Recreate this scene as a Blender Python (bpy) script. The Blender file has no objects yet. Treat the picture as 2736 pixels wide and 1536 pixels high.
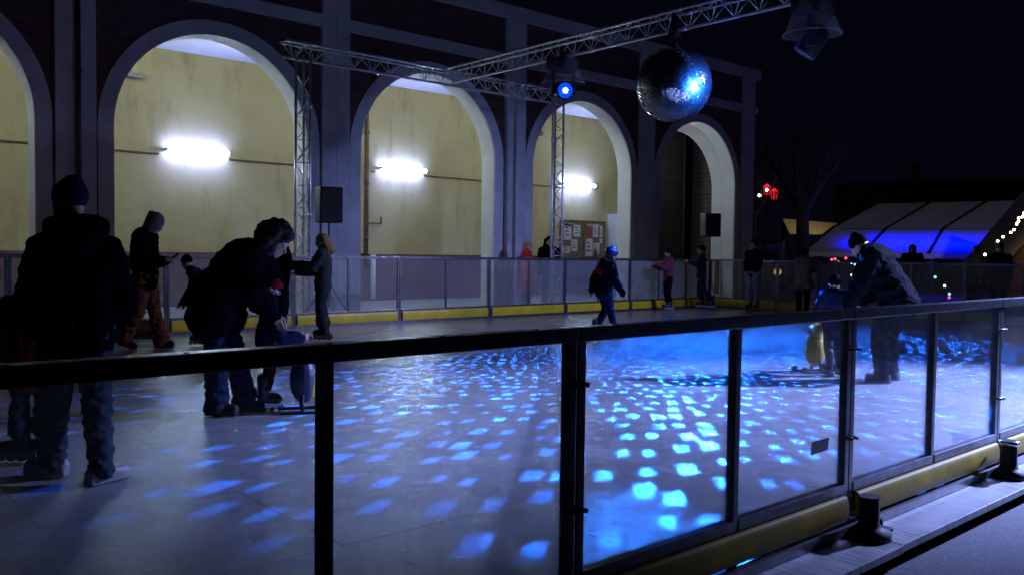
import bpy, bmesh, math, random
from mathutils import Vector, Matrix, noise, Euler
random.seed(7)
R = math.radians
PI = math.pi
scene = bpy.context.scene
col = scene.collection

# ------------------------------------------------------------------ camera
PHI, PITCH, ROLL, EYE = R(48.85), -0.0391, 0.012, 1.35
fw = Vector((math.cos(PHI)*math.cos(PITCH), math.sin(PHI)*math.cos(PITCH), math.sin(PITCH)))
r0 = Vector((math.sin(PHI), -math.cos(PHI), 0)); u0 = r0.cross(fw)
cr = math.cos(ROLL)*r0 + math.sin(ROLL)*u0
cu = -math.sin(ROLL)*r0 + math.cos(ROLL)*u0
cam = bpy.data.objects.new('camera', bpy.data.cameras.new('camera'))
col.objects.link(cam)
cam.matrix_world = Matrix(((cr.x, cu.x, -fw.x, 0), (cr.y, cu.y, -fw.y, 0), (cr.z, cu.z, -fw.z, EYE), (0, 0, 0, 1)))
cam.data.sensor_width = 36; cam.data.lens = 36*2300/2736
cam.data.clip_start = 0.05; cam.data.clip_end = 600
scene.camera = cam

# ------------------------------------------------------------------ world, exposure
w = bpy.data.worlds.new('World'); scene.world = w; w.use_nodes = True
nt = w.node_tree; bg = nt.nodes['Background']
sky = nt.nodes.new('ShaderNodeTexSky'); sky.sky_type = 'NISHITA'; sky.sun_disc = False
sky.sun_elevation = R(-6.0); sky.sun_rotation = R(200); sky.altitude = 100
tint = nt.nodes.new('ShaderNodeMixRGB'); tint.blend_type = 'ADD'; tint.inputs[0].default_value = 1.0
nt.links.new(sky.outputs[0], tint.inputs[1]); tint.inputs[2].default_value = (0.010, 0.013, 0.036, 1)    # town glow in the night sky
nt.links.new(tint.outputs[0], bg.inputs['Color']); bg.inputs['Strength'].default_value = 0.10
scene.view_settings.view_transform = 'Standard'
scene.view_settings.look = 'None'
scene.view_settings.exposure = 0.0
scene.view_settings.gamma = 1.0
scene.cycles.max_bounces = 8; scene.cycles.diffuse_bounces = 4; scene.cycles.glossy_bounces = 4
scene.cycles.transparent_max_bounces = 24
scene.cycles.sample_clamp_indirect = 3.0

# ------------------------------------------------------------------ stage lamps (inferred from their light, plus one added)
def spot_lamp(name, loc, target, power, colr, angle, blend=1.0, radius=0.1):
    l = bpy.data.lights.new(name, 'SPOT'); l.energy = power; l.color = colr
    l.spot_size = R(angle); l.spot_blend = blend; l.shadow_soft_size = radius
    o = bpy.data.objects.new(name, l); col.objects.link(o)
    o.location = loc
    o.rotation_euler = (Vector(target)-Vector(loc)).to_track_quat('-Z', 'Y').to_euler()
    return o
BALL = Vector((11.0, 8.74, 4.07)); BALL_R = 0.595
BALL_LAMP = Vector((12.4, 1.3, 2.6))
spot_lamp('ball_spotlight', BALL_LAMP, BALL, 420000, (0.02, 0.16, 1.0), 6.7, 0.3, 0.15)
spot_lamp('flood_lamp', (15.0, 0.6, 6.0), (8.8, 3.3, 0), 78000, (0.31, 0.40, 1.0), 45, 1.0, 0.25)
spot_lamp('wash_lamp', (14.0, 2.5, 5.2), (13.0, 13.0, 0.4), 3600, (0.28, 0.36, 1.0), 57, 1.0, 0.3)
spot_lamp('floor_beam_lamp', (10.75, 10.9, 4.32), (3.1, 2.5, 0), 11000, (0.01, 0.17, 1.0), 4.4, 1.0, 0.05)
spot_lamp('fence_fill_lamp', (16.0, 3.0, 5.6), (6.5, 13.6, 0.1), 3200, (0.45, 0.50, 1.0), 34, 1.0, 0.2)  # added out of view to brighten the far bumpers and floor
spot_lamp('red_wash_lamp', (0.2, 9.0, 3.2), (3.2, 16.5, 3.6), 26, (1.0, 0.10, 0.10), 46, 1.0, 0.2)

# ------------------------------------------------------------------ helpers
def newmat(name):
    m = bpy.data.materials.new(name); m.use_nodes = True
    n = m.node_tree.nodes; l = m.node_tree.links
    return m, n, l, n['Principled BSDF']
def ramp(n, l, src, stops):
    r = n.new('ShaderNodeValToRGB'); l.new(src, r.inputs[0])
    e = r.color_ramp.elements
    while len(e) < len(stops): e.new(0.5)
    for i, (p, c) in enumerate(stops):
        e[i].position = p; e[i].color = (c[0], c[1], c[2], 1)
    return r.outputs[0]
def nz(n, l, scale, detail=4, rough=0.6, vec=None, stretch=None, coord='Object'):
    t = n.new('ShaderNodeTexNoise'); t.inputs['Scale'].default_value = scale
    t.inputs['Detail'].default_value = detail; t.inputs['Roughness'].default_value = rough
    if vec is None:
        tc = n.new('ShaderNodeTexCoord'); vec = tc.outputs[coord]
    if stretch:
        mp = n.new('ShaderNodeMapping'); mp.inputs['Scale'].default_value = stretch
        l.new(vec, mp.inputs[0]); vec = mp.outputs[0]
    l.new(vec, t.inputs['Vector'])
    return t.outputs['Fac']
def bump(n, l, b, h, strength, dist=0.01):
    bp = n.new('ShaderNodeBump'); bp.inputs['Strength'].default_value = strength
    bp.inputs['Distance'].default_value = dist
    l.new(h, bp.inputs['Height']); l.new(bp.outputs[0], b.inputs['Normal'])
def simple(name, c, rough=0.6, metal=0.0, var=0.25, scale=6.0, bstr=0.0, bscale=60, spec=0.5, detail=5):
    m, n, l, b = newmat(name)
    f = nz(n, l, scale, detail)
    lo = tuple(x*(1-var) for x in c); hi = tuple(min(1, x*(1+var)) for x in c)
    l.new(ramp(n, l, f, [(0.3, lo), (0.7, hi)]), b.inputs['Base Color'])
    b.inputs['Roughness'].default_value = rough; b.inputs['Metallic'].default_value = metal
    b.inputs['Specular IOR Level'].default_value = spec
    if bstr: bump(n, l, b, nz(n, l, bscale, 3), bstr)
    return m
def emit(name, c, s):
    m = bpy.data.materials.new(name); m.use_nodes = True
    n = m.node_tree.nodes; n.remove(n['Principled BSDF'])
    e = n.new('ShaderNodeEmission'); e.inputs[0].default_value = (*c, 1); e.inputs[1].default_value = s
    m.node_tree.links.new(e.outputs[0], n['Material Output'].inputs[0])
    return m

class MB:
    def __init__(s): s.bm = bmesh.new()
    def quad(s, a, b, c, d):
        s.bm.faces.new([s.bm.verts.new(Vector(p)) for p in (a, b, c, d)])
    def poly(s, pts): s.bm.faces.new([s.bm.verts.new(Vector(p)) for p in pts])
    def box(s, x0, x1, y0, y1, z0, z1, M=None, bev=0.0):
        b2 = bmesh.new(); bmesh.ops.create_cube(b2, size=1)
        for v in b2.verts:
            v.co = Vector(((x0+x1)/2+v.co.x*(x1-x0), (y0+y1)/2+v.co.y*(y1-y0), (z0+z1)/2+v.co.z*(z1-z0)))
        if bev: bmesh.ops.bevel(b2, geom=b2.edges[:], offset=bev, segments=2, affect='EDGES', profile=0.6)
        s.merge(b2, M)
    def merge(s, b2, M=None):
        mp = {}
        for v in b2.verts: mp[v] = s.bm.verts.new(M @ v.co if M else v.co)
        for f in b2.faces:
            nf = s.bm.faces.new([mp[v] for v in f.verts]); nf.smooth = f.smooth
        b2.free()
    def cyl(s, p0, p1, ra, rb=None, seg=10, caps=True, smooth=True):
        p0, p1 = Vector(p0), Vector(p1); rb = ra if rb is None else rb
        q = (p1-p0).to_track_quat('Z', 'Y').to_matrix()
        A = []; B = []
        for i in range(seg):
            a = 2*PI*i/seg; d = q @ Vector((math.cos(a), math.sin(a), 0))
            A.append(s.bm.verts.new(p0+d*ra)); B.append(s.bm.verts.new(p1+d*rb))
        for i in range(seg):
            f = s.bm.faces.new((A[i], A[(i+1) % seg], B[(i+1) % seg], B[i])); f.smooth = smooth
        if caps:
            s.bm.faces.new(A[::-1]); s.bm.faces.new(B)
    def path(s, pts, r, seg=8):
        for a, b in zip(pts, pts[1:]): s.cyl(a, b, r, seg=seg)
    def lathe(s, prof, seg=24, M=None, smooth=True):
        b2 = bmesh.new(); rings = []
        for (r, z) in prof:
            rings.append([b2.verts.new((r*math.cos(2*PI*i/seg), r*math.sin(2*PI*i/seg), z)) for i in range(seg)])
        for A, B in zip(rings, rings[1:]):
            for i in range(seg):
                f = b2.faces.new((A[i], A[(i+1) % seg], B[(i+1) % seg], B[i])); f.smooth = smooth
        b2.faces.new(rings[0][::-1]); b2.faces.new(rings[-1])
        s.merge(b2, M)
    def ell(s, c, rx, ry=None, rz=None, rot=None, seg=14):
        ry = rx if ry is None else ry; rz = rx if rz is None else rz
        b2 = bmesh.new(); bmesh.ops.create_uvsphere(b2, u_segments=seg, v_segments=max(6, seg*2//3), radius=1)
        M = Matrix.Translation(Vector(c))
        if rot: M = M @ Euler(rot).to_matrix().to_4x4()
        M = M @ Matrix.Diagonal((rx, ry, rz, 1))
        for f in b2.faces: f.smooth = True
        s.merge(b2, M)
    def cone(s, a, b, ra, rb):            # round cone, closed
        a, b = Vector(a), Vector(b)
        s.ell(a, ra); s.ell(b, rb)
        if (b-a).length > 1e-4: s.cyl(a, b, ra, rb, seg=14)
    def build(s, name, mat, parent=None, M=None):
        bmesh.ops.recalc_face_normals(s.bm, faces=s.bm.faces[:])
        me = bpy.data.meshes.new(name); s.bm.to_mesh(me); s.bm.free()
        if mat: me.materials.append(mat)
        o = bpy.data.objects.new(name, me); col.objects.link(o)
        if parent: o.parent = parent
        if M is not None: o.matrix_local = M
        return o
def tag(o, label=None, cat=None, group=None, kind=None):
    if label: o['label'] = label
    if cat: o['category'] = cat
    if group: o['group'] = group
    if kind: o['kind'] = kind
    return o
def thing(name, label, cat, loc=(0, 0, 0), rz=0.0, group=None):
    o = bpy.data.objects.new(name, None); o.empty_display_size = 0.2; col.objects.link(o)
    o.location = loc; o.rotation_euler = (0, 0, rz)
    return tag(o, label, cat, group)
def copy_tree(o, parent=None):
    c = o.copy(); col.objects.link(c)
    if parent: c.parent = parent
    for ch in list(o.children): copy_tree(ch, c)
    return c

# ------------------------------------------------------------------ materials
def brick_mat():
    m, n, l, b = newmat('brick')
    tc = n.new('ShaderNodeTexCoord'); mp = n.new('ShaderNodeMapping'); mp.inputs['Rotation'].default_value = (R(90), 0, 0)
    l.new(tc.outputs['Object'], mp.inputs[0])
    t = n.new('ShaderNodeTexBrick'); l.new(mp.outputs[0], t.inputs['Vector'])
    t.inputs['Scale'].default_value = 1; t.inputs['Brick Width'].default_value = 0.23; t.inputs['Row Height'].default_value = 0.075
    t.inputs['Mortar Size'].default_value = 0.008
    t.inputs['Color1'].default_value = (0.15, 0.055, 0.034, 1); t.inputs['Color2'].default_value = (0.07, 0.028, 0.02, 1)
    t.inputs['Mortar'].default_value = (0.10, 0.08, 0.07, 1)
    mx = n.new('ShaderNodeMixRGB'); mx.blend_type = 'MULTIPLY'; mx.inputs[0].default_value = 0.6
    l.new(t.outputs['Color'], mx.inputs[1]); l.new(ramp(n, l, nz(n, l, 2.5, 6), [(0.3, (0.45, 0.45, 0.45)), (0.7, (1, 1, 1))]), mx.inputs[2])
    l.new(mx.outputs[0], b.inputs['Base Color']); b.inputs['Roughness'].default_value = 0.85
    bump(n, l, b, t.outputs['Fac'], 0.4, -0.01)
    return m
def wall_yellow():
    m, n, l, b = newmat('yellow_plaster')
    base = ramp(n, l, nz(n, l, 0.9, 6, 0.65), [(0.25, (0.43, 0.37, 0.17)), (0.55, (0.52, 0.46, 0.22)), (0.8, (0.55, 0.50, 0.26))])
    st = ramp(n, l, nz(n, l, 1.6, 5, 0.6, stretch=(1.6, 1, 0.35)), [(0.32, (0.62, 0.55, 0.42)), (0.46, (1, 1, 1))])
    mx = n.new('ShaderNodeMixRGB'); mx.blend_type = 'MULTIPLY'; mx.inputs[0].default_value = 0.5
    l.new(base, mx.inputs[1]); l.new(st, mx.inputs[2])
    sp = ramp(n, l, nz(n, l, 3.1, 3, 0.5), [(0.16, (0.35, 0.26, 0.16)), (0.24, (1, 1, 1))])
    m2 = n.new('ShaderNodeMixRGB'); m2.blend_type = 'MULTIPLY'; m2.inputs[0].default_value = 0.8
    l.new(mx.outputs[0], m2.inputs[1]); l.new(sp, m2.inputs[2])
    l.new(m2.outputs[0], b.inputs['Base Color']); b.inputs['Roughness'].default_value = 0.8
    bump(n, l, b, nz(n, l, 14, 7, .7), 0.5, 0.01)
    return m
def rink_mat():
    m, n, l, b = newmat('rink_surface')
    tc = n.new('ShaderNodeTexCoord'); g = tc.outputs['Object']
    base = ramp(n, l, nz(n, l, 1.3, 8, 0.7, g), [(0.3, (0.18, 0.185, 0.19)), (0.7, (0.32, 0.325, 0.33))])
    scr = nz(n, l, 5.0, 6, 0.7, g, (1.0, 5.0, 1)); scr2 = nz(n, l, 5.0, 6, 0.7, g, (5.0, 1.2, 1))
    ad = n.new('ShaderNodeMath'); ad.operation = 'MULTIPLY'; l.new(scr, ad.inputs[0]); l.new(scr2, ad.inputs[1])
    mx = n.new('ShaderNodeMixRGB'); mx.blend_type = 'MULTIPLY'; mx.inputs[0].default_value = 0.3
    l.new(base, mx.inputs[1]); l.new(ramp(n, l, ad.outputs[0], [(0.14, (0.6, 0.6, 0.6)), (0.30, (1, 1, 1))]), mx.inputs[2])
    t = n.new('ShaderNodeTexBrick'); l.new(g, t.inputs['Vector']); t.inputs['Scale'].default_value = 1
    t.inputs['Brick Width'].default_value = 2.0; t.inputs['Row Height'].default_value = 1.15; t.inputs['Mortar Size'].default_value = 0.006
    t.inputs['Color1'].default_value = (1, 1, 1, 1); t.inputs['Color2'].default_value = (0.93, 0.93, 0.93, 1); t.inputs['Mortar'].default_value = (0.6, 0.6, 0.6, 1)
    m2 = n.new('ShaderNodeMixRGB'); m2.blend_type = 'MULTIPLY'; m2.inputs[0].default_value = 0.9
    l.new(mx.outputs[0], m2.inputs[1]); l.new(t.outputs['Color'], m2.inputs[2])
    l.new(m2.outputs[0], b.inputs['Base Color'])
    rr = n.new('ShaderNodeMapRange'); l.new(nz(n, l, 7, 6, 0.7, g), rr.inputs[0])
    rr.inputs[1].default_value = 0.3; rr.inputs[2].default_value = 0.7; rr.inputs[3].default_value = 0.10; rr.inputs[4].default_value = 0.29
    l.new(rr.outputs[0], b.inputs['Roughness'])
    def lines(scale, seed, th):          # long curved skate marks
        wv = n.new('ShaderNodeTexNoise'); wv.inputs['Scale'].default_value = scale; wv.inputs['Detail'].default_value = 1
        mp = n.new('ShaderNodeMapping'); mp.inputs['Location'].default_value = (seed, seed*.7, 0); l.new(g, mp.inputs[0]); l.new(mp.outputs[0], wv.inputs['Vector'])
        q = n.new('ShaderNodeMath'); q.operation = 'MULTIPLY'; q.inputs[1].default_value = 14.0; l.new(wv.outputs['Fac'], q.inputs[0])
        f = n.new('ShaderNodeMath'); f.operation = 'PINGPONG'; f.inputs[1].default_value = 0.5; l.new(q.outputs[0], f.inputs[0])
        r = n.new('ShaderNodeMapRange'); l.new(f.outputs[0], r.inputs[0]); r.inputs[1].default_value = 0; r.inputs[2].default_value = th; r.inputs[3].default_value = 1; r.inputs[4].default_value = 0
        k = n.new('ShaderNodeMath'); k.operation = 'MULTIPLY'; l.new(r.outputs[0], k.inputs[0]); l.new(ramp(n, l, nz(n, l, 1.9+seed*.1, 4, .6, g), [(.48, (0, 0, 0)), (.6, (1, 1, 1))]), k.inputs[1])
        return k.outputs[0]
    la = lines(.45, 3.1, .022); lb_ = lines(.8, 8.7, .03)
    mxl = n.new('ShaderNodeMath'); mxl.operation = 'MAXIMUM'; l.new(la, mxl.inputs[0]); l.new(lb_, mxl.inputs[1])
    m3 = n.new('ShaderNodeMixRGB'); m3.inputs[2].default_value = (.52, .53, .55, 1); l.new(m2.outputs[0], m3.inputs[1])
    ml = n.new('ShaderNodeMath'); ml.operation = 'MULTIPLY'; ml.inputs[1].default_value = .4; l.new(mxl.outputs[0], ml.inputs[0]); l.new(ml.outputs[0], m3.inputs[0])
    l.new(m3.outputs[0], b.inputs['Base Color'])
    fine = nz(n, l, 28, 8, 0.88, g, (1, .6, 1)); big = nz(n, l, 2.2, 3, 0.5, g)
    a2 = n.new('ShaderNodeMath'); a2.operation = 'MULTIPLY_ADD'; l.new(big, a2.inputs[0]); a2.inputs[1].default_value = 1.2; l.new(fine, a2.inputs[2])
    a3 = n.new('ShaderNodeMath'); a3.operation = 'MULTIPLY_ADD'; l.new(mxl.outputs[0], a3.inputs[0]); a3.inputs[1].default_value = -.5; l.new(a2.outputs[0], a3.inputs[2])
    bump(n, l, b, a3.outputs[0], 0.62, 0.006); b.inputs['Specular IOR Level'].default_value = 0.7
    return m
def glass_mat(lo=.02, hi=.10, gl_=.6):
    m = bpy.data.materials.new('acrylic_glass'); m.use_nodes = True
    n = m.node_tree.nodes; l = m.node_tree.links; n.remove(n['Principled BSDF'])
    tr = n.new('ShaderNodeBsdfTransparent'); tr.inputs[0].default_value = (0.95, 0.965, 0.97, 1)
    gl = n.new('ShaderNodeBsdfGlossy'); gl.inputs['Roughness'].default_value = 0.06; gl.inputs[0].default_value = (0.9, 0.9, 0.95, 1)
    fr = n.new('ShaderNodeFresnel'); fr.inputs[0].default_value = 1.45
    fm = n.new('ShaderNodeMath'); fm.operation = 'MULTIPLY'; fm.inputs[1].default_value = 0.6; l.new(fr.outputs[0], fm.inputs[0])
    mx = n.new('ShaderNodeMixShader'); l.new(fm.outputs[0], mx.inputs[0]); l.new(tr.outputs[0], mx.inputs[1]); l.new(gl.outputs[0], mx.inputs[2])
    df = n.new('ShaderNodeBsdfDiffuse'); df.inputs[0].default_value = (0.55, 0.57, 0.6, 1)
    tl = n.new('ShaderNodeBsdfTranslucent'); tl.inputs[0].default_value = (0.55, 0.57, 0.6, 1)
    dm = n.new('ShaderNodeMixShader'); l.new(df.outputs[0], dm.inputs[1]); l.new(tl.outputs[0], dm.inputs[2])
    d = nz(n, l, 2.2, 6, 0.7); d2 = nz(n, l, 30, 4, 0.7, stretch=(1, 1, 0.1))
    md = n.new('ShaderNodeMath'); md.operation = 'MULTIPLY'; l.new(d, md.inputs[0]); l.new(d2, md.inputs[1])
    mr = n.new('ShaderNodeMapRange'); l.new(md.outputs[0], mr.inputs[0]); mr.inputs[1].default_value = 0.15; mr.inputs[2].default_value = 0.45
    mr.inputs[3].default_value = lo; mr.inputs[4].default_value = hi
    m2 = n.new('ShaderNodeMixShader'); l.new(mr.outputs[0], m2.inputs[0]); l.new(mx.outputs[0], m2.inputs[1]); l.new(dm.outputs[0], m2.inputs[2])
    l.new(m2.outputs[0], n['Material Output'].inputs[0])
    return m
def plank_mat():
    m, n, l, b = newmat('apron_board')
    f = nz(n, l, 3.0, 7, 0.7, stretch=(14, 1.2, 1))
    l.new(ramp(n, l, f, [(0.34, (0.05, 0.045, 0.04)), (0.46, (0.24, 0.24, 0.24)), (0.72, (0.42, 0.42, 0.42))]), b.inputs['Base Color'])
    b.inputs['Roughness'].default_value = 0.36; bump(n, l, b, f, 0.5, 0.004)
    return m
def wood_mat(name, a, c):
    m, n, l, b = newmat(name)
    f = nz(n, l, 2.0, 6, 0.65, stretch=(1, 1, 9))
    l.new(ramp(n, l, f, [(0.3, a), (0.7, c)]), b.inputs['Base Color']); b.inputs['Roughness'].default_value = 0.75
    bump(n, l, b, f, 0.3, 0.006)
    return m
def fabric(name, c, rough=0.9, var=0.3, sheen=0.02):
    m, n, l, b = newmat(name)
    f = nz(n, l, 9, 6, 0.7)
    l.new(ramp(n, l, f, [(0.3, tuple(x*(1-var) for x in c)), (0.7, tuple(min(1, x*(1+var)) for x in c))]), b.inputs['Base Color'])
    b.inputs['Roughness'].default_value = rough; b.inputs['Sheen Weight'].default_value = 0.0
    b.inputs['Specular IOR Level'].default_value = 0.0
    bump(n, l, b, nz(n, l, 22, 5, 0.7), 0.5, 0.006)
    return m
M_BRICK = brick_mat(); M_YELLOW = wall_yellow(); M_RINK = rink_mat(); M_GLASS = glass_mat(.0, .15); M_GLASSF = glass_mat(.10, .30); M_PLANK = plank_mat()  # far panes milkier: a pale diffuse veil standing in for their reflections
M_RENDER = simple('pale_render', (0.50, 0.50, 0.50), 0.85, var=0.22, scale=1.2, bstr=0.2, bscale=35, detail=8)
M_CREAM = simple('cream_reveal', (0.80, 0.80, 0.74), 0.8, var=0.08, scale=1.5, bstr=0.15, bscale=30, detail=7)
M_CEIL = simple('ceiling_paint', (0.86, 0.86, 0.86), 0.8, var=0.04, scale=2)
M_WAINS = simple('maroon_paint', (0.15, 0.075, 0.075), 0.35, var=0.3, scale=2.2, detail=8)
M_RUST = simple('rusted_iron', (0.13, 0.08, 0.03), 0.8, var=0.5, scale=8)
M_PIPE = simple('dark_drainpipe', (0.03, 0.03, 0.032), 0.5)
M_ALU = simple('dull_aluminium', (0.17, 0.17, 0.18), 0.38, 0.85, 0.35, 9, 0.1)
M_TRUSS = simple('truss_aluminium', (0.75, 0.75, 0.78), 0.36, 0.75, 0.2, 12)
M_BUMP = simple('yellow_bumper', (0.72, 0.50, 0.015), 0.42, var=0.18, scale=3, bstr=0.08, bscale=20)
M_BUMPN = simple('near_yellow_bumper', (0.28, 0.19, 0.003), 0.6, var=0.35, spec=0.2, scale=4, bstr=0.1, bscale=20, detail=8)  # darker, dirt-mottled copy of the yellow bumper for the near side
M_BLACK = simple('black_plastic', (0.008, 0.008, 0.009), 0.6, var=0.3, spec=0.25)
M_BLACKM = simple('black_grille', (0.012, 0.012, 0.016), 0.65, 0.2, 0.4, 40, 0.5, 150)
M_CHROME = simple('chrome', (0.6, 0.6, 0.62), 0.2, 1.0, 0.1)
M_ASPH = simple('asphalt', (0.05, 0.05, 0.052), 0.85, var=0.5, scale=30, bstr=0.6, bscale=120, detail=8)
M_PAVE = simple('plaza_paving', (0.22, 0.21, 0.20), 0.65, var=0.35, scale=1.7, bstr=0.3, bscale=50, detail=9)
M_TAPE = simple('silver_tape', (0.10, 0.10, 0.115), 0.45, 0.3, 0.3, 20)
M_WHITEB = simple('white_plastic', (0.72, 0.72, 0.72), 0.4, var=0.08)
M_CAB = simple('grey_cabinet', (0.42, 0.42, 0.36), 0.5, var=0.12, scale=3)
M_CORK = simple('board_backing', (0.17, 0.13, 0.085), 0.8, var=0.3, scale=9)
M_PAPER = simple('white_paper', (0.66, 0.64, 0.62), 0.75, var=0.12, scale=8)
M_PAPERR = simple('red_paper', (0.30, 0.07, 0.055), 0.75, var=0.3, scale=7)
M_INK = simple('dark_print', (0.08, 0.07, 0.07), 0.8, var=0.3)
M_DKWOOD = wood_mat('dark_boards', (0.025, 0.018, 0.014), (0.06, 0.045, 0.035))
M_WOOD = wood_mat('chalet_boards', (0.20, 0.09, 0.03), (0.34, 0.17, 0.07))
M_SKIN = simple('skin', (0.42, 0.27, 0.20), 0.55, var=0.1, scale=12)
M_HALO = emit('halo_tube', (0.26, 0.33, 1.0), 150.0)  # unseen blue emitter that puts a bluish halo on the wall around each lamp
M_DIFF = emit('lamp_diffuser', (0.60, 0.76, 1.0), 170.0)

# ------------------------------------------------------------------ ground
def sheet(name, x0, x1, y0, y1, z, mat, kind='structure', nx=1):
    m = MB()
    m.quad((x0, y0, z), (x1, y0, z), (x1, y1, z), (x0, y1, z))
    return tag(m.build(name, mat), kind=kind)
sheet('ground', -300, 400, -300, 400, -0.104, M_ASPH)
sheet('plaza', -40, 21, 13.9, 40, -0.008, M_PAVE)
sheet('rink_floor', -12, 19.3, 2.16, 14.05, 0.0, M_RINK)

# ------------------------------------------------------------------ arcade building
BAY, P1, PW, ARC, SPR, YF, YR, YB = 5.11, 4.20, 0.66, 1.92, 3.58, 16.5, 16.93, 20.8
XL, XR = P1-2*BAY, P1+4*BAY+PW/2
ZC, ZROOF = 6.05, 7.46
bld = thing('arcade_building', 'long brick building with five tall pale arches and lit yellow arcade', 'building')
def arch_pts(xc, r, zs, n=28, z0=0.0):
    p = [(xc-r, z0)]
    for i in range(n+1):
        a = PI-PI*i/n; p.append((xc+r*math.cos(a), zs+r*math.sin(a)))
    p.append((xc+r, z0)); return p
centers = [P1-BAY*1.5+BAY*i for i in range(6)]
m = MB()
for xc in centers:
    xa, xb = xc-BAY/2, xc+BAY/2
    for y in (YF, YR):
        m.quad((xa, y, -0.05), (xc-ARC, y, -0.05), (xc-ARC, y, SPR), (xa, y, SPR))
        m.quad((xc+ARC, y, -0.05), (xb, y, -0.05), (xb, y, SPR), (xc+ARC, y, SPR))
        m.quad((xa, y, SPR), (xc-ARC, y, SPR), (xc-ARC, y, ZROOF), (xa, y, ZROOF))
        m.quad((xc+ARC, y, SPR), (xb, y, SPR), (xb, y, ZROOF), (xc+ARC, y, ZROOF))
        ap = arch_pts(xc, ARC, SPR)[1:-1]
        for (x0, z0), (x1, z1) in zip(ap, ap[1:]):
            m.quad((x0, y, z0), (x1, y, z1), (x1, y, ZROOF), (x0, y, ZROOF))
m.quad((XL, YF, ZROOF), (XR, YF, ZROOF), (XR, YR, ZROOF), (XL, YR, ZROOF))
m.build('brick_wall', M_BRICK, bld)
m = MB(); m.box(XR-0.02, XR+0.28, YF+0.01, YB+0.3, -0.05, ZROOF-0.01); m.build('gable_wall', M_BRICK, bld)
m = MB(); m.box(XL-0.3, XL, YF+0.01, YB+0.3, -0.05, ZROOF-0.01); m.build('gable_wall', M_BRICK, bld)
m = MB(); m.box(XL-0.2, XR+0.3, YR, YB+0.4, ZROOF-0.12, ZROOF-0.03); m.build('roof', M_PIPE, bld)
for xc in centers:            # pale arch surround with its reveal
    m = MB(); RW = 0.27
    i_ = arch_pts(xc, ARC-0.004, SPR); o_ = arch_pts(xc, ARC+RW, SPR)
    yf = YF-0.035
    for (a, b), (c, d) in zip(zip(i_, i_[1:]), zip(o_, o_[1:])):
        m.quad((a[0], yf, a[1]), (b[0], yf, b[1]), (d[0], yf, d[1]), (c[0], yf, c[1]))
        m.quad((c[0], yf, c[1]), (d[0], yf, d[1]), (d[0], YF+.01, d[1]), (c[0], YF+.01, c[1]))
        m.quad((a[0], yf, a[1]), (b[0], yf, b[1]), (b[0], YF+.02, b[1]), (a[0], YF+.02, a[1]))
    sur = m.build('arch_surround', M_RENDER, bld)
    m = MB()
    for a, b in zip(i_, i_[1:]):
        m.quad((a[0], YF+.02, a[1]), (b[0], YF+.02, b[1]), (b[0], YR+.05, b[1]), (a[0], YR+.05, a[1]))
    m.build('reveal', M_CREAM, sur)
for k in range(-1, 6):
    xp = P1+BAY*(k-1)+0
    if xp > XR or xp < XL+.2: continue
    m = MB()
    for s in (-1, 1):      # two halves with a joint, as on the real piers
        m.box(xp+s*0.012 if s > 0 else xp-PW/2, xp+PW/2 if s > 0 else xp-0.012, YF-0.09, YF+0.02, -0.05, 7.17, bev=0.006)
    m.box(xp-0.012, xp+0.012, YF-0.08, YF+0.02, -0.05, 7.17)
    m.build('pilaster', M_RENDER, bld)
m = MB(); m.box(XL, XR+0.02, YF-0.07, YF+0.02, 6.07, 6.33, bev=0.008); m.box(XR+0.02, XR+0.16, YF-0.11, YF+0.4, 6.09, 6.31, bev=0.01); m.build('string_course', M_RENDER, bld)
m = MB(); m.box(XL, XR+0.26, YF-0.14, YF+0.3, 7.2, 7.52, bev=0.015); m.build('cornice', M_RENDER, bld)
m = MB(); m.cyl((P1+0.02, YF-0.15, 0), (P1+0.02, YF-0.15, 7.2), 0.045)
for z in (1.2, 2.8, 4.4, 6.0): m.cyl((P1+0.02, YF-0.15, z), (P1+0.02, YF-0.15, z+0.06), 0.058)
m.build('drainpipe', M_PIPE, bld)
# inside of the arcade
XE = 20.55                                    # the last bay is closed off on the left by a cross wall
m = MB(); m.box(XL, 24.6, YB, YB+0.2, 1.29, ZC+0.2); m.build('back_wall', M_YELLOW, bld)
m = MB(); m.box(XL, 24.6, YB-0.012, YB+0.2, -0.05, 1.29); m.build('wainscot', M_WAINS, bld)
m = MB(); m.box(XL, XR, YR+0.02, YB+0.2, ZC, ZC+0.15); m.build('arcade_ceiling', M_CEIL, bld)
m = MB(); m.box(5.9, 6.76, 20.25, YB-0.002, 5.30, ZC-0.002); m.build('boxed_beam', M_YELLOW, bld)
m = MB(); m.box(10.7, 12.84, YB-0.06, YB-0.002, 1.31, 5.9); m.build('wall_strip', M_YELLOW, bld)
for a, b in ((XL, 7.1), (8.8, 13.0), (14.7, 20.5)):
    m = MB(); m.box(a, b, YB-0.03, YB-0.002, 3.57, 3.61); m.build('conduit', M_RUST, bld)
m = MB(); m.cyl((12.68, YB-0.13, 0.9), (12.68, YB-0.13, 5.6), 0.055)
for z in (1.7, 3.2, 4.6): m.cyl((12.68, YB-0.13, z), (12.68, YB-0.13, z+0.08), 0.072)
m.cyl((12.68, YB-0.13, 2.15), (13.2, YB-0.05, 2.15), 0.022); m.cyl((13.2, YB-0.05, 2.15), (13.2, YB-0.05, 2.35), 0.022)
rp = m.build('rust_pipe', M_RUST, bld)
m = MB(); m.cyl((12.90, YB-0.12, 0.05), (12.90, YB-0.12, 1.27), 0.075); m.build('pipe_sleeve', M_CREAM, rp)
m = MB(); m.cyl((19.35, YB-.02, 5.30), (19.35, YB+.01, 5.30), .10, seg=16); m.build('wall_vent', M_INK, bld)
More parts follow.
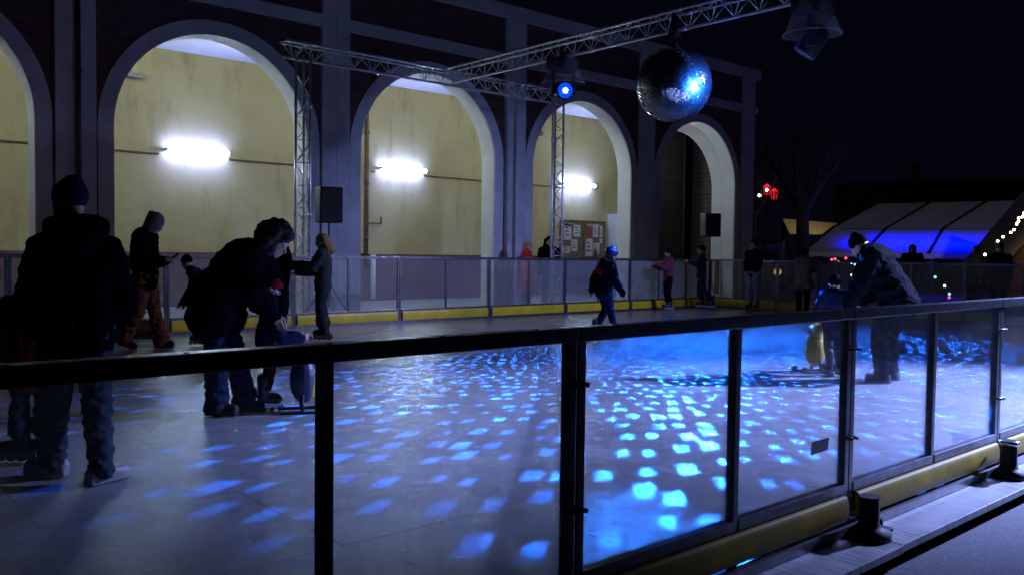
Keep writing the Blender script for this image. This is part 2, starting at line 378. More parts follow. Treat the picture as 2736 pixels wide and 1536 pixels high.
# last arch: deep cream vault closed by a dark boarded wall
xc = centers[5]
m = MB(); ip = arch_pts(xc, ARC-0.01, SPR)
for a, b in zip(ip, ip[1:]):
    m.quad((a[0], YR+0.05, a[1]), (b[0], YR+0.05, b[1]), (xc+(b[0]-xc)*0.985, 17.35, b[1]*0.965), (xc+(a[0]-xc)*0.985, 17.35, a[1]*0.965))
m.build('vault', M_CREAM, bld)
m = MB(); m.box(21.7, 23.7, 18.3, 18.45, -0.05, 6.0)
for z in [0.35*i for i in range(1, 17)]: m.box(21.7, 23.7, 18.285, 18.31, z, z+0.02)
m.build('boarded_wall', M_DKWOOD, bld)
m = MB(); m.box(23.7, 25.6, 18.9, 19.0, -0.05, 6.0); m.box(24.0, 24.15, 18.5, 18.6, -0.05, 6.0); m.build('void_shade_panel', M_BLACK, bld)  # black sheet behind the post: the void's darkness put into its colour
m = MB(); m.box(xc+1.62, xc+1.86, 16.97, 16.985, 0.1, 1.2); m.build('orange_panel', simple('orange_panel', (0.42, 0.16, 0.07), 0.6), bld)
m = MB(); m.cyl((20.9, 16.9, 7.4), (20.9, 16.9, 11.5), 0.035, 0.03); m.build('roof_pole', M_PIPE, bld)
for x in (8.6, 12.5): 
    m = MB(); m.box(x, x+0.35, 17.2, 17.5, ZROOF-0.05, ZROOF+0.35, bev=0.02); m.build('roof_vent', M_PIPE, bld)

lab = [
       'lit fluorescent lamp in the biggest arch, above the man in the grey beanie',
       'lit fluorescent lamp beside the rusty pipe in the arch right of the left truss tower',
       'lit fluorescent lamp above the notice board, partly behind the right truss tower']
for x, lb in zip((7.97, 13.87, 21.0), lab):
    t = thing('fluorescent_lamp', lb, 'wall lamp', (x, YB, 3.70), 0, 'fluorescent lamps on the arcade wall')
    m = MB(); m.box(-0.76, 0.76, -0.055, -0.004, -0.035, 0.035, bev=0.006); m.build('housing', M_WHITEB, t)
    m = MB(); m.cyl((-0.73, -0.16, 0), (0.73, -0.16, 0), 0.03, seg=12); m.build('hidden_tube', M_HALO, t)
    m = MB(); m.box(-0.76, 0.76, -0.232, -0.222, -0.06, 0.06); m.build('diffuser_tray', M_WHITEB, t)  # unseen plate added to keep the diffuser's light off the wall
    m = MB(); m.box(-0.74, 0.74, -0.240, -0.233, -0.05, 0.05, bev=.003); m.build('diffuser', M_DIFF, t)
    for s in (-1, 1):
        m = MB(); m.box(s*0.745-0.012, s*0.745+0.012, -0.26, -0.055, -0.03, 0.03); m.build('end_cap', M_WHITEB, t)

M_FILL = emit('fill_tube', (0.76, 0.88, 1.0), 92.0)
for k, xc in enumerate(centers):       # added fill lamps over the arches, out of sight inside the front wall
    if k in (0, 5): continue
    t = thing('fluorescent_lamp', 'added fill lamp inside the arcade high above an arch, hidden from outside', 'wall lamp', (xc, YR+.002, 5.70), 0, 'added fill lamps inside above the arches')
    m = MB(); m.box(-1.26, 1.26, 0, 0.16, -0.03, 0.03); m.build('housing', M_WHITEB, t)
    m = MB(); m.cyl((-1.2, 0.2, 0), (1.2, 0.2, 0), 0.03, seg=12); m.build('hidden_tube', M_FILL, t)
t = thing('fluorescent_lamp', 'added upright fill lamp inside the arcade, hidden behind the pier left of the last arch', 'wall lamp', (20.95, 18.0, 4.4))  # added out of sight to brighten the vault of the last arch
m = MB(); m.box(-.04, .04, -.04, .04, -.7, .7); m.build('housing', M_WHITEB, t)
m = MB(); m.cyl((.09, 0, -.62), (.09, 0, .62), .03, seg=12); m.build('hidden_tube', M_FILL, t)
nb = thing('notice_board', 'wood framed notice board pinned with white and red papers', 'notice board', (21.35, YB-0.03, 1.85))
m = MB(); m.box(-1.05, 1.05, -0.02, 0.02, -0.62, 0.62); m.build('backing', M_CORK, nb)
m = MB()
for a in ((-1.1, 1.1, 0.6, 0.66), (-1.1, 1.1, -0.66, -0.6), (-1.1, -1.04, -0.6, 0.6), (1.04, 1.1, -0.6, 0.6), (-0.03, 0.03, -0.6, 0.6)): m.box(a[0], a[1], -0.05, 0.02, a[2], a[3])
m.build('frame', M_RUST, nb)
for i, (x, z, a, b, mt) in enumerate([(-.75, .25, .18, .27, 0), (-.3, .3, .16, .2, 0), (.28, .28, .14, .2, 1), (.62, .3, .13, .2, 0), (-.42, -.2, .15, .2, 0), (.3, -.26, .18, .3, 0), (.68, -.3, .15, .2, 0), (.62, -.42, .07, .08, 1), (-.8, -.35, .17, .12, 0), (.02+.12, .0, .07, .07, 1), (.9, .2, .06, .3, 0), (-.75, .5, .22, .05, 0), (.5, .52, .3, .04, 0)]):
    m = MB(); m.box(x-a, x+a, -0.026, -0.0205, z-b, z+b); p = m.build('notice', (M_PAPER, M_PAPERR)[mt], nb)
    m = MB(); 
    for q in range(3): m.box(x-a*.7, x+a*(.1+.2*q), -0.029, -0.0262, z+b*(.5-.45*q)-.03*b, z+b*(.5-.45*q)+.12*b)
    m.build('print', M_INK, p)
cab = thing('electric_cabinet', 'pale metal cabinet on the yellow wall right of the notice board', 'cabinet', (22.95, YB, 2.2))
m = MB(); m.box(-0.33, 0.42, -0.62, 0, -0.58, 0.58, bev=0.01); m.build('case', M_CAB, cab)
m = MB(); m.box(-0.28, 0.36, -0.64, -0.62, -0.5, 0.5); m.build('door', M_CAB, cab)
m = MB(); m.box(-0.4, 0.3, -0.35, -0.004, -0.95, -0.62, bev=0.02); m.build('junction_box', M_BLACK, cab)

# ------------------------------------------------------------------ barriers
GRPN, GRPF = 'clear barrier panels along the near side', 'clear barrier panels along the far sides'
def barrier(p, q, h, zy0, zy1, zs, label, group, near):
    """one barrier panel from p to q (ground points): rail, posts, two panes, sill, yellow bumper, base rail"""
    p, q = Vector((*p, 0)), Vector((*q, 0)); L = (q-p).length
    t = thing('rink_barrier', label, 'barrier', p, math.atan2(q.y-p.y, q.x-p.x), group)
    a, e = 0.019, 0.004
    m = MB(); m.box(e, L-e, -0.030, 0.030, h-0.05, h, bev=0.004)
    for k in range(5): m.cyl((0.2+k*L/5, -0.012, h-0.002), (0.2+k*L/5, -0.012, h+0.003), 0.008, seg=8)
    m.build('top_rail', M_ALU, t)
    for x in (a+e, L/2, L-a-e):
        m = MB(); m.box(x-a, x+a, -0.020, 0.020, 0.0, h-0.052, bev=0.003)
        if x != L/2:
            for z in (0.42*h, 0.82*h): m.cyl((x, -0.05 if near else 0.05, z), (x, 0, z), 0.009, seg=8)
        m.build('post', M_ALU, t)
    for x0, x1 in ((2*a+e, L/2-a), (L/2+a, L-2*a-e)):
        m = MB(); m.box(x0, x1, -0.004, 0.004, zs, h-0.051); m.build('glass_pane', M_GLASS if near else M_GLASSF, t)
    m = MB(); 
    for x0, x1 in ((2*a+e, L/2-a), (L/2+a, L-2*a-e)): m.box(x0+.001, x1-.001, -0.024, 0.024, zy1+0.002, zs, bev=0.004)
    m.build('sill_rail', M_ALU, t)
    m = MB(); yb = (zy0+zy1)/2
    for s in (-1, 1):
        hh = (zy1-zy0)/2
        prof = [(0.027, zy1)]+[(0.029+0.030*math.cos(a_)**.6, yb+hh*math.sin(a_)) for a_ in [PI/2*.98*(1-q/7) for q in range(15)]]+[(0.027, zy0)]
        for (y0, z0), (y1, z1) in zip(prof, prof[1:]):
            m.quad((0.06, s*y0, z0), (L-0.06, s*y0, z0), (L-0.06, s*y1, z1), (0.06, s*y1, z1))
        for xx in (0.06, L-0.06): m.poly([(xx, s*y, z) for y, z in prof])
    for f_ in m.bm.faces:
        if len(f_.verts) == 4: f_.smooth = False
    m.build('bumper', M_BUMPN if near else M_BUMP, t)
    m = MB(); m.box(e, L-e, -0.05, 0.05, 0.002, 0.03); m.box(e, L-e, -0.07, -0.05, 0.002, 0.045); m.build('base_rail', M_ALU, t)
    return t
near_x = [-3.67, -1.74, 0.19, 2.125, 4.05, 5.98, 7.91, 9.84]
near_lab = ['', 'near barrier panel just outside the left edge of the picture',
            'near barrier panel in front of the man in black, closest to the camera', 'near barrier panel with a strip of grey tape on its glass',
            'near barrier panel between the plain black foot and the silver capped foot', 'near barrier panel cut off by the right edge of the picture', 'near barrier panel just beyond the right edge of the picture']
for i in range(1, 7):
    barrier((near_x[i], 2.1), (near_x[i+1], 2.1), 1.10, 0.055, 0.185, 0.235, near_lab[i], GRPN, True)
far_x = [0.43, 2.66, 4.88, 7.07, 9.29, 11.54, 13.77, 16.0, 18.2, 19.22]
far_lab = ['far barrier panel at the left edge of the picture behind the man in black', 'far barrier panel behind the man in the grey beanie',
           'far barrier panel behind the bending woman and the children around her', 'far barrier panel behind the blond girl, in front of a brick pier',
           'far barrier panel in front of the arch with the rusty pipe', 'far barrier panel in front of the red coated onlooker and the right truss tower base',
           'far barrier panel behind the child skater in the blue helmet', 'far barrier panel behind the child in the pink jacket',
           'short far barrier panel at the corner below the right loudspeaker']
for i in range(9):
    barrier((far_x[i], 13.95), (far_x[i+1], 13.95), 1.265, 0.03, 0.225, 0.26, far_lab[i], GRPF, False)
end_y = [13.93, 11.9, 9.67, 7.44, 5.21, 2.98]
end_lab = ['end barrier panel behind the boy in pale jeans', 'end barrier panel beside the man in the beige coat', 'end barrier panel behind the big bending man in black',
           'end barrier panel before the coloured bulbs and the tent', 'end barrier panel at the right edge before the wooden chalet']
for i in range(4):
    barrier((19.25, end_y[i]), (19.25, end_y[i+1]), 1.265, 0.03, 0.225, 0.26, end_lab[i], GRPF, False)
# silver tape on one pane, stuck from the outside
m = MB(); m.poly([(3.705, 2.0935, 0.42), (3.865, 2.0935, 0.425), (3.875, 2.0935, 0.485), (3.715, 2.0935, 0.482)])
tag(m.build('silver_tape', M_TAPE), 'strip of grey tape stuck to the barrier glass', 'tape')
# apron boards and black stand feet outside the near barrier
apron_g = 'white boards edging the rink'
for i in range(0, 5):
    x0 = near_x[i+2] if i+2 < len(near_x) else 9.84; x1 = x0+1.925
    m = MB(); m.box(x0+0.006, x1-0.006, 1.80+random.uniform(-.008, .008), 2.045, -0.04, -0.002, bev=0.004)
    names = ['far left, out of view', 'left of the view under the near rail', 'below the nearest panel', 'lower middle', 'worn and brightly lit, between the two black feet', 'bright, right of the silver capped foot', 'at the right edge']
    tag(m.build('apron_board', M_PLANK), 'scuffed white edging board, '+names[i+2], 'board', apron_g)
for x, lb, cap in ((4.05, 'plain black stand foot on the white boards below the tape', 0), (5.98-0.12, 'black stand foot with a silver cap ring', 1)):
    t = thing('barrier_foot', lb, 'stand foot', (x-0.02, 1.96, 0.0), 0, 'black feet holding the near barrier')
    m = MB(); m.lathe([(0.105, 0), (0.105, 0.03), (0.062, 0.05), (0.048, 0.07), (0.046, 0.19), (0.05, 0.2)], 20); m.build('column', M_BLACK, t)
    m = MB(); m.box(0.06, 0.19, -0.035, 0.035, 0.0, 0.016, bev=0.004); m.cyl((0.1, 0, 0.016), (0.1, 0, 0.075), 0.02); m.build('clamp', M_BLACK, t)
    if cap:
        m = MB(); m.lathe([(0.052, 0.2), (0.06, 0.212), (0.06, 0.226), (0.045, 0.23)], 20); m.build('cap_ring', M_CHROME, t)

# ------------------------------------------------------------------ trusses
def truss_mesh(L, w, h, rch, rbr, step, flip=1):
    """triangular truss along +x: two chords at z=+h/2 (apart w in y), one at z=-h/2"""
    ch = [(w/2, h/2), (-w/2, h/2), (0, -h/2)]
    mains = []
    for y, z in ch:
        m = MB(); m.cyl((0, y, z), (L, y, z), rch, seg=10)
        for xx in [k*2.0 for k in range(1, int(L/2.0)+1)]: m.cyl((xx-0.05, y, z), (xx+0.05, y, z), rch*1.35, seg=10)
        mains.append(m)
    br = MB(); n = int(L/step)
    for i in range(n):
        x0, x1, xm = i*step+.02, (i+1)*step-.02, (i+.5)*step
        for s in (0, 1):
            br.cyl((x0, *ch[s]), (xm, *ch[2]), rbr, seg=6); br.cyl((xm, *ch[2]), (x1, *ch[s]), rbr, seg=6)
        br.cyl((x0, *ch[0]), (x0, *ch[1]), rbr, seg=6)
        if i % 2: br.cyl((x0, *ch[0]), (x1, *ch[1]), rbr, seg=6)
    return mains, br
def truss(name, label, group, loc, rot, L, w=0.26, h=0.28, rch=0.025, rbr=0.009, step=0.42):
    t = thing(name, label, 'truss', loc, 0, group); t.rotation_euler = rot
    mains, br = truss_mesh(L, w, h, rch, rbr, step)
    for m in mains: m.build('chord', M_TRUSS, t)
    br.build('bracing', M_TRUSS, t)
    return t
ZT = 5.045
for x, lb in ((7.70, 'left upright aluminium truss tower beside the loudspeaker'), (14.28, 'right upright aluminium truss tower before the notice board')):
    t = truss('truss_tower', lb, 'upright truss towers', (x, 14.8, 0.03), (0, R(-90), R(60)), 5.0)
    m = MB(); m.box(-0.03, -0.012, -0.4, 0.4, -0.4, 0.4); m.build('base_plate', M_TRUSS, t)
truss('truss_beam', 'horizontal aluminium truss beam between the two towers', 'horizontal truss beams', (7.30, 14.8, ZT), (0, 0, 0), 7.15)
truss('truss_beam', 'long aluminium truss beam holding the mirror ball and lamps', 'horizontal truss beams', (11.0, 14.55, ZT), (0, 0, R(-90)), 12.8)

# ------------------------------------------------------------------ mirror ball
mb = thing('mirror_ball', 'large round mirror ball hanging from the long truss', 'mirror ball', BALL)
m = MB(); NL = 56
rnd = random.Random(3)
for i in range(1, NL-1):
    la0, la1 = -PI/2+PI*i/NL, -PI/2+PI*(i+1)/NL; lm = (la0+la1)/2
    nn = max(6, int(2*NL*math.cos(lm)))
    for j in range(nn):
        lo = 2*PI*(j+.5)/nn
        nv = Vector((math.cos(lm)*math.cos(lo), math.cos(lm)*math.sin(lo), math.sin(lm)))
        e = Vector((-math.sin(lo), math.cos(lo), 0)); u = nv.cross(e)
        nv2 = (nv + e*rnd.gauss(0, .042) + u*rnd.gauss(0, .042)).normalized()
        e2 = (e - nv2*e.dot(nv2)).normalized(); u2 = nv2.cross(e2)
        a = BALL_R*PI/NL*.46; b = BALL_R*PI*math.cos(lm)/nn*.94
        c = nv*BALL_R
        m.quad(c-e2*b-u2*a, c+e2*b-u2*a, c+e2*b+u2*a, c-e2*b+u2*a)
mm, n_, l_, b_ = newmat('mirror_tiles'); b_.inputs['Base Color'].default_value = (0.38, 0.40, 0.43, 1); b_.inputs['Metallic'].default_value = 1
rr_ = n_.new('ShaderNodeMapRange'); l_.new(nz(n_, l_, 40, 2), rr_.inputs[0]); rr_.inputs[3].default_value = 0.05; rr_.inputs[4].default_value = 0.14; l_.new(rr_.outputs[0], b_.inputs['Roughness'])
g2_ = n_.new('ShaderNodeBsdfGlossy'); g2_.inputs['Roughness'].default_value = 0.27; g2_.inputs[0].default_value = (.78, .8, .84, 1)
x2_ = n_.new('ShaderNodeMixShader'); x2_.inputs[0].default_value = .10; l_.new(b_.outputs[0], x2_.inputs[1]); l_.new(g2_.outputs[0], x2_.inputs[2]); l_.new(x2_.outputs[0], n_['Material Output'].inputs[0])
m.build('mirror_tiles', mm, mb)
m = MB(); m.ell((0, 0, 0), BALL_R*0.985, seg=32); m.build('core', M_BLACK, mb)
m = MB(); m.cyl((0, 0, BALL_R-0.02), (0, 0, BALL_R+0.06), 0.06); m.cyl((0, 0, BALL_R+0.06), (0, 0, 0.86), 0.012); m.box(-0.07, 0.07, -0.07, 0.07, 0.74, 0.86, bev=0.01)
m.box(-0.035, 0.035, -0.05, 0.05, 0.8, 1.16); m.build('hanging_motor', M_BLACK, mb)
# the ball's reflected light: one lamp at the ball throwing a spot for every lit mirror tile
def ball_light():
    l = bpy.data.lights.new('mirror_ball_light', 'POINT'); l.energy = 1; l.color = (1, 1, 1); l.shadow_soft_size = 0.012
    o = bpy.data.objects.new('mirror_ball_light', l); col.objects.link(o); o.location = BALL-Vector((0, 0, BALL_R+0.03))
    l.use_nodes = True; n = l.node_tree.nodes; k = l.node_tree.links
    em = n['Emission']
    def M(op, a, b=None, c=None):
        t = n.new('ShaderNodeMath'); t.operation = op
        for i, v in enumerate((a, b, c)):
            if v is None: continue
            if isinstance(v, (int, float)): t.inputs[i].default_value = v
            else: k.new(v, t.inputs[i])
        return t.outputs[0]
    ge = n.new('ShaderNodeNewGeometry')
    d = (BALL-BALL_LAMP).normalized()
    sub = n.new('ShaderNodeVectorMath'); sub.operation = 'SUBTRACT'; k.new(ge.outputs['Incoming'], sub.inputs[0]); sub.inputs[1].default_value = d
    nm = n.new('ShaderNodeVectorMath'); nm.operation = 'NORMALIZE'; k.new(sub.outputs[0], nm.inputs[0])
    sx = n.new('ShaderNodeSeparateXYZ'); k.new(nm.outputs[0], sx.inputs[0])
    x, y, z = sx.outputs
    lat = M('ARCSINE', z); lon = M('ADD', M('ARCTAN2', y, x), PI)
    st = R(.74)
    fi = M('DIVIDE', M('ADD', lat, PI), st); i = M('FLOOR', fi); v = M('FRACT', fi)
    latc = M('SUBTRACT', M('MULTIPLY', M('ADD', i, .5), st), PI)
    N = M('ROUND', M('DIVIDE', M('MULTIPLY', M('COSINE', latc), 2*PI), st))
    sh = n.new('ShaderNodeTexWhiteNoise'); sh.noise_dimensions = '1D'; k.new(i, sh.inputs['W'])
    fj = M('ADD', M('MULTIPLY', M('DIVIDE', lon, 2*PI), N), sh.outputs['Value']); j = M('FLOOR', fj); u = M('FRACT', fj)
    cx = n.new('ShaderNodeCombineXYZ'); k.new(i, cx.inputs[0]); k.new(j, cx.inputs[1])
    wn = n.new('ShaderNodeTexWhiteNoise'); wn.noise_dimensions = '3D'; k.new(cx.outputs[0], wn.inputs['Vector'])
    sc = n.new('ShaderNodeSeparateColor'); k.new(wn.outputs['Color'], sc.inputs[0])
    w2 = n.new('ShaderNodeTexWhiteNoise'); w2.noise_dimensions = '3D'; o2 = n.new('ShaderNodeVectorMath'); o2.operation = 'ADD'; k.new(cx.outputs[0], o2.inputs[0]); o2.inputs[1].default_value = (7.3, 2.1, 5.5); k.new(o2.outputs[0], w2.inputs['Vector'])
    def side(fr, rn):
        c = M('ADD', .5, M('MULTIPLY', M('SUBTRACT', rn, .5), .48))
        dd = M('ABSOLUTE', M('SUBTRACT', fr, c))
        mr = n.new('ShaderNodeMapRange'); mr.interpolation_type = 'SMOOTHSTEP'; k.new(M('DIVIDE', dd, M('ADD', .60, M('MULTIPLY', w2.outputs['Value'], .60))), mr.inputs[0])
        mr.inputs[1].default_value = .15; mr.inputs[2].default_value = .27; mr.inputs[3].default_value = 1; mr.inputs[4].default_value = 0
        return mr.outputs[0]
    mask = M('MULTIPLY', side(u, sc.outputs[0]), side(v, sc.outputs[1]))
    on = M('MULTIPLY', M('GREATER_THAN', sc.outputs[2], .12), M('ADD', .30, M('MULTIPLY', M('POWER', sc.outputs[2], 1.6), .9)))
    dt = n.new('ShaderNodeVectorMath'); dt.operation = 'DOT_PRODUCT'; k.new(nm.outputs[0], dt.inputs[0]); dt.inputs[1].default_value = -d
    gz = n.new('ShaderNodeMapRange'); k.new(dt.outputs['Value'], gz.inputs[0]); gz.inputs[1].default_value = .66; gz.inputs[2].default_value = .83
    si = n.new('ShaderNodeSeparateXYZ'); k.new(ge.outputs['Incoming'], si.inputs[0])
    dx = M('MULTIPLY', M('MAXIMUM', si.outputs[0], 0.0), .24)
    dz = n.new('ShaderNodeMapRange'); k.new(M('ADD', si.outputs[2], dx), dz.inputs[0]); dz.inputs[1].default_value = -.305; dz.inputs[2].default_value = -.41
    k.new(M('MULTIPLY', M('MULTIPLY', M('MULTIPLY', M('MULTIPLY', mask, on), gz.outputs[0]), dz.outputs[0]), 270000.0), em.inputs['Strength'])
    em.inputs['Color'].default_value = (0.008, 0.135, 1.0, 1)
ball_light()

# ------------------------------------------------------------------ moving head lamps and loudspeakers
M_LENS = emit('blue_lens', (0.0, 0.06, 1.0), 1.3); M_LENSC = emit('lens_core', (0.5, 0.8, 1.0), 30.0)
M_CLEAR = bpy.data.materials.new('clear_rain_cover'); M_CLEAR.use_nodes = True
_n = M_CLEAR.node_tree.nodes; _l = M_CLEAR.node_tree.links; _n.remove(_n['Principled BSDF'])
_t = _n.new('ShaderNodeBsdfTransparent'); _d = _n.new('ShaderNodeBsdfPrincipled'); _d.inputs['Base Color'].default_value = (.6, .6, .65, 1); _d.inputs['Roughness'].default_value = .25
_x = _n.new('ShaderNodeMixShader'); _x.inputs[0].default_value = .16; _l.new(_t.outputs[0], _x.inputs[1]); _l.new(_d.outputs[0], _x.inputs[2]); _l.new(_x.outputs[0], _n['Material Output'].inputs[0])
M_LENSD = simple('dark_lens', (0.02, 0.03, 0.10), 0.1)
def moving_head(label, loc, aim, lit):
    t = thing('moving_head_lamp', label, 'stage lamp', loc, 0, 'moving head lamps on the truss')
    m = MB(); m.box(-0.25, 0.25, -0.22, 0.22, -0.13, 0.10, bev=0.07); m.box(-0.05, 0.05, -0.03, 0.03, 0.06, 0.22); m.build('base', M_BLACK, t)
    rz = math.atan2(aim[1]-loc[1], aim[0]-loc[0])
    m = MB(); Mz = Matrix.Rotation(rz, 4, 'Z')
    for s in (-1, 1): m.box(-0.07, 0.07, s*0.19-0.03, s*0.19+0.03, -0.56, -0.13, Mz, bev=0.015)
    m.box(-0.07, 0.07, -0.16, 0.16, -0.19, -0.121, Mz); m.build('yoke', M_BLACK, t)
    q = (Vector(aim)-(Vector(loc)+Vector((0, 0, -0.47)))).to_track_quat('Z', 'Y').to_matrix().to_4x4()
    MH = Matrix.Translation((0, 0, -0.47)) @ q
    m = MB(); m.lathe([(0.10, -0.24), (0.15, -0.18), (0.16, 0.02), (0.165, 0.16), (0.15, 0.19), (0.145, 0.17), (0.02, 0.165)], 24, MH); h = m.build('lamp_head', M_BLACK, t)
    m = MB(); m.lathe([(0.135, 0.172), (0.12, 0.178), (0.05, 0.182)], 24, MH); m.build('lens', M_LENS if lit else M_LENSD, h)
    if lit:
        m = MB(); m.lathe([(0.042, 0.183), (0.034, 0.188), (0.01, 0.19)], 20, MH); m.build('lens_core', M_LENSC, h)
    m = MB()
    for i in range(14):
        a = 2*PI*i/14
        for rr2 in (0.075, 0.112): m.ell(MH @ Vector((rr2*math.cos(a), rr2*math.sin(a), 0.184)), 0.008, seg=8)
    m.build('lens_ring', M_CHROME, h)
    b2 = MB(); seg = 28; prof = [(0.24, 0.10), (0.27, -0.02), (0.29, -0.12), (0.35, -0.28), (0.40, -0.36), (0.37, -0.37)]
    for (ra, za), (rb, zb) in zip(prof, prof[1:]):
        for i in range(seg):
            a0, a1 = 2*PI*i/seg, 2*PI*(i+1)/seg
            b2.quad((ra*math.cos(a0), ra*math.sin(a0), za), (ra*math.cos(a1), ra*math.sin(a1), za), (rb*math.cos(a1), rb*math.sin(a1), zb), (rb*math.cos(a0), rb*math.sin(a0), zb))
    b2.build('rain_cover', M_CLEAR, t)
    return t
moving_head('black moving head lamp glowing blue under the long truss', (11.0, 11.25, 4.78), (5.5, 1.8, 2.2), True)
moving_head('unlit black moving head lamp high against the dark sky', (11.0, 6.35, 4.78), (10.0, 8.2, 1.0), False)

def speaker(label, loc, rz, w, h, tripod):
    s = thing('loudspeaker', label, 'loudspeaker', (loc[0], loc[1], loc[2]), rz, 'black loudspeakers on stands')
    m = MB(); m.box(-w/2, w/2, 0.0, 0.34, 0, h, bev=0.03); m.build('cabinet', M_BLACK, s)
    m = MB(); m.box(-w/2+0.02, w/2-0.02, -0.014, 0.0, 0.02, h-0.02, bev=0.006); m.build('grille', M_BLACKM, s)
    st = thing('speaker_stand', 'thin black stand under the '+('loudspeaker beside the left truss tower' if not tripod else 'right loudspeaker, with spread tripod legs'), 'stand', (loc[0], loc[1], 0), rz, 'loudspeaker stands')
    m = MB(); m.cyl((0, 0.17, 0.3), (0, 0.17, loc[2]-0.002), 0.018); m.cyl((0, 0.17, 0.25), (0, 0.17, 1.1), 0.024); m.build('pole', M_BLACK, st)
    for i in range(3):
        a = 2*PI*i/3+0.4
        m = MB(); m.cyl((0, 0.17, 0.75), (0.6*math.cos(a), 0.17+0.6*math.sin(a), 0.015), 0.014); m.build('leg', M_BLACK, st)
    return s
speaker('black loudspeaker beside the left truss tower', (8.42, 15.0, 1.91), R(-10), 0.46, 0.70, False)
speaker('black loudspeaker standing before the last arch at the right end', (20.9, 15.05, 1.91), R(-25), 0.5, 0.68, True)

# ------------------------------------------------------------------ people
def bake(mb, name, mat, parent, voxel, smooth=3, disp=0.0, dscale=9.0, seed=0.0):
    """fuse overlapping closed pieces into one continuous skin"""
    bmesh.ops.recalc_face_normals(mb.bm, faces=mb.bm.faces[:])
    me = bpy.data.meshes.new('tmp'); mb.bm.to_mesh(me); mb.bm.free()
    o = bpy.data.objects.new('tmp', me); col.objects.link(o)
    r = o.modifiers.new('r', 'REMESH'); r.mode = 'VOXEL'; r.voxel_size = voxel; r.use_smooth_shade = True
    if smooth:
        sm = o.modifiers.new('s', 'SMOOTH'); sm.factor = 0.5; sm.iterations = smooth
    dg = bpy.context.evaluated_depsgraph_get(); dg.update()
    nm = bpy.data.meshes.new_from_object(o.evaluated_get(dg))
    bpy.data.objects.remove(o); bpy.data.meshes.remove(me)
    if disp:
        nrm = [v.normal.copy() for v in nm.vertices]
        for v, q in zip(nm.vertices, nrm):
            c = v.co; 
            f = noise.noise(Vector((c.x*dscale+seed, c.y*dscale, c.z*dscale*1.7)))*0.65+noise.noise(Vector((c.x*dscale*2.3, c.y*dscale*2.3+seed, c.z*dscale*3.2)))*0.35
            v.co = c+q*f*disp
    for p in nm.polygons: p.use_smooth = True
    nm.name = name; nm.materials.clear(); nm.materials.append(mat)
    ob = bpy.data.objects.new(name, nm); col.objects.link(ob); ob.parent = parent
    return ob
def V(*a): return Vector(a)
def frame(fwd, up=Vector((0, 0, 1))):
    x = Vector(fwd).normalized(); y = up.cross(x)
    if y.length < 1e-3: y = Vector((0, 1, 0))
    y.normalize(); z = x.cross(y)
    return Matrix((x, y, z)).transposed().to_4x4()
M_EYE = simple('eye', (0.02, 0.02, 0.02), 0.15)
M_WHEEL = simple('skate_wheel', (0.05, 0.05, 0.055), 0.4)
M_SKATE = simple('skate_shell', (0.022, 0.022, 0.026), 0.35, spec=0.5)
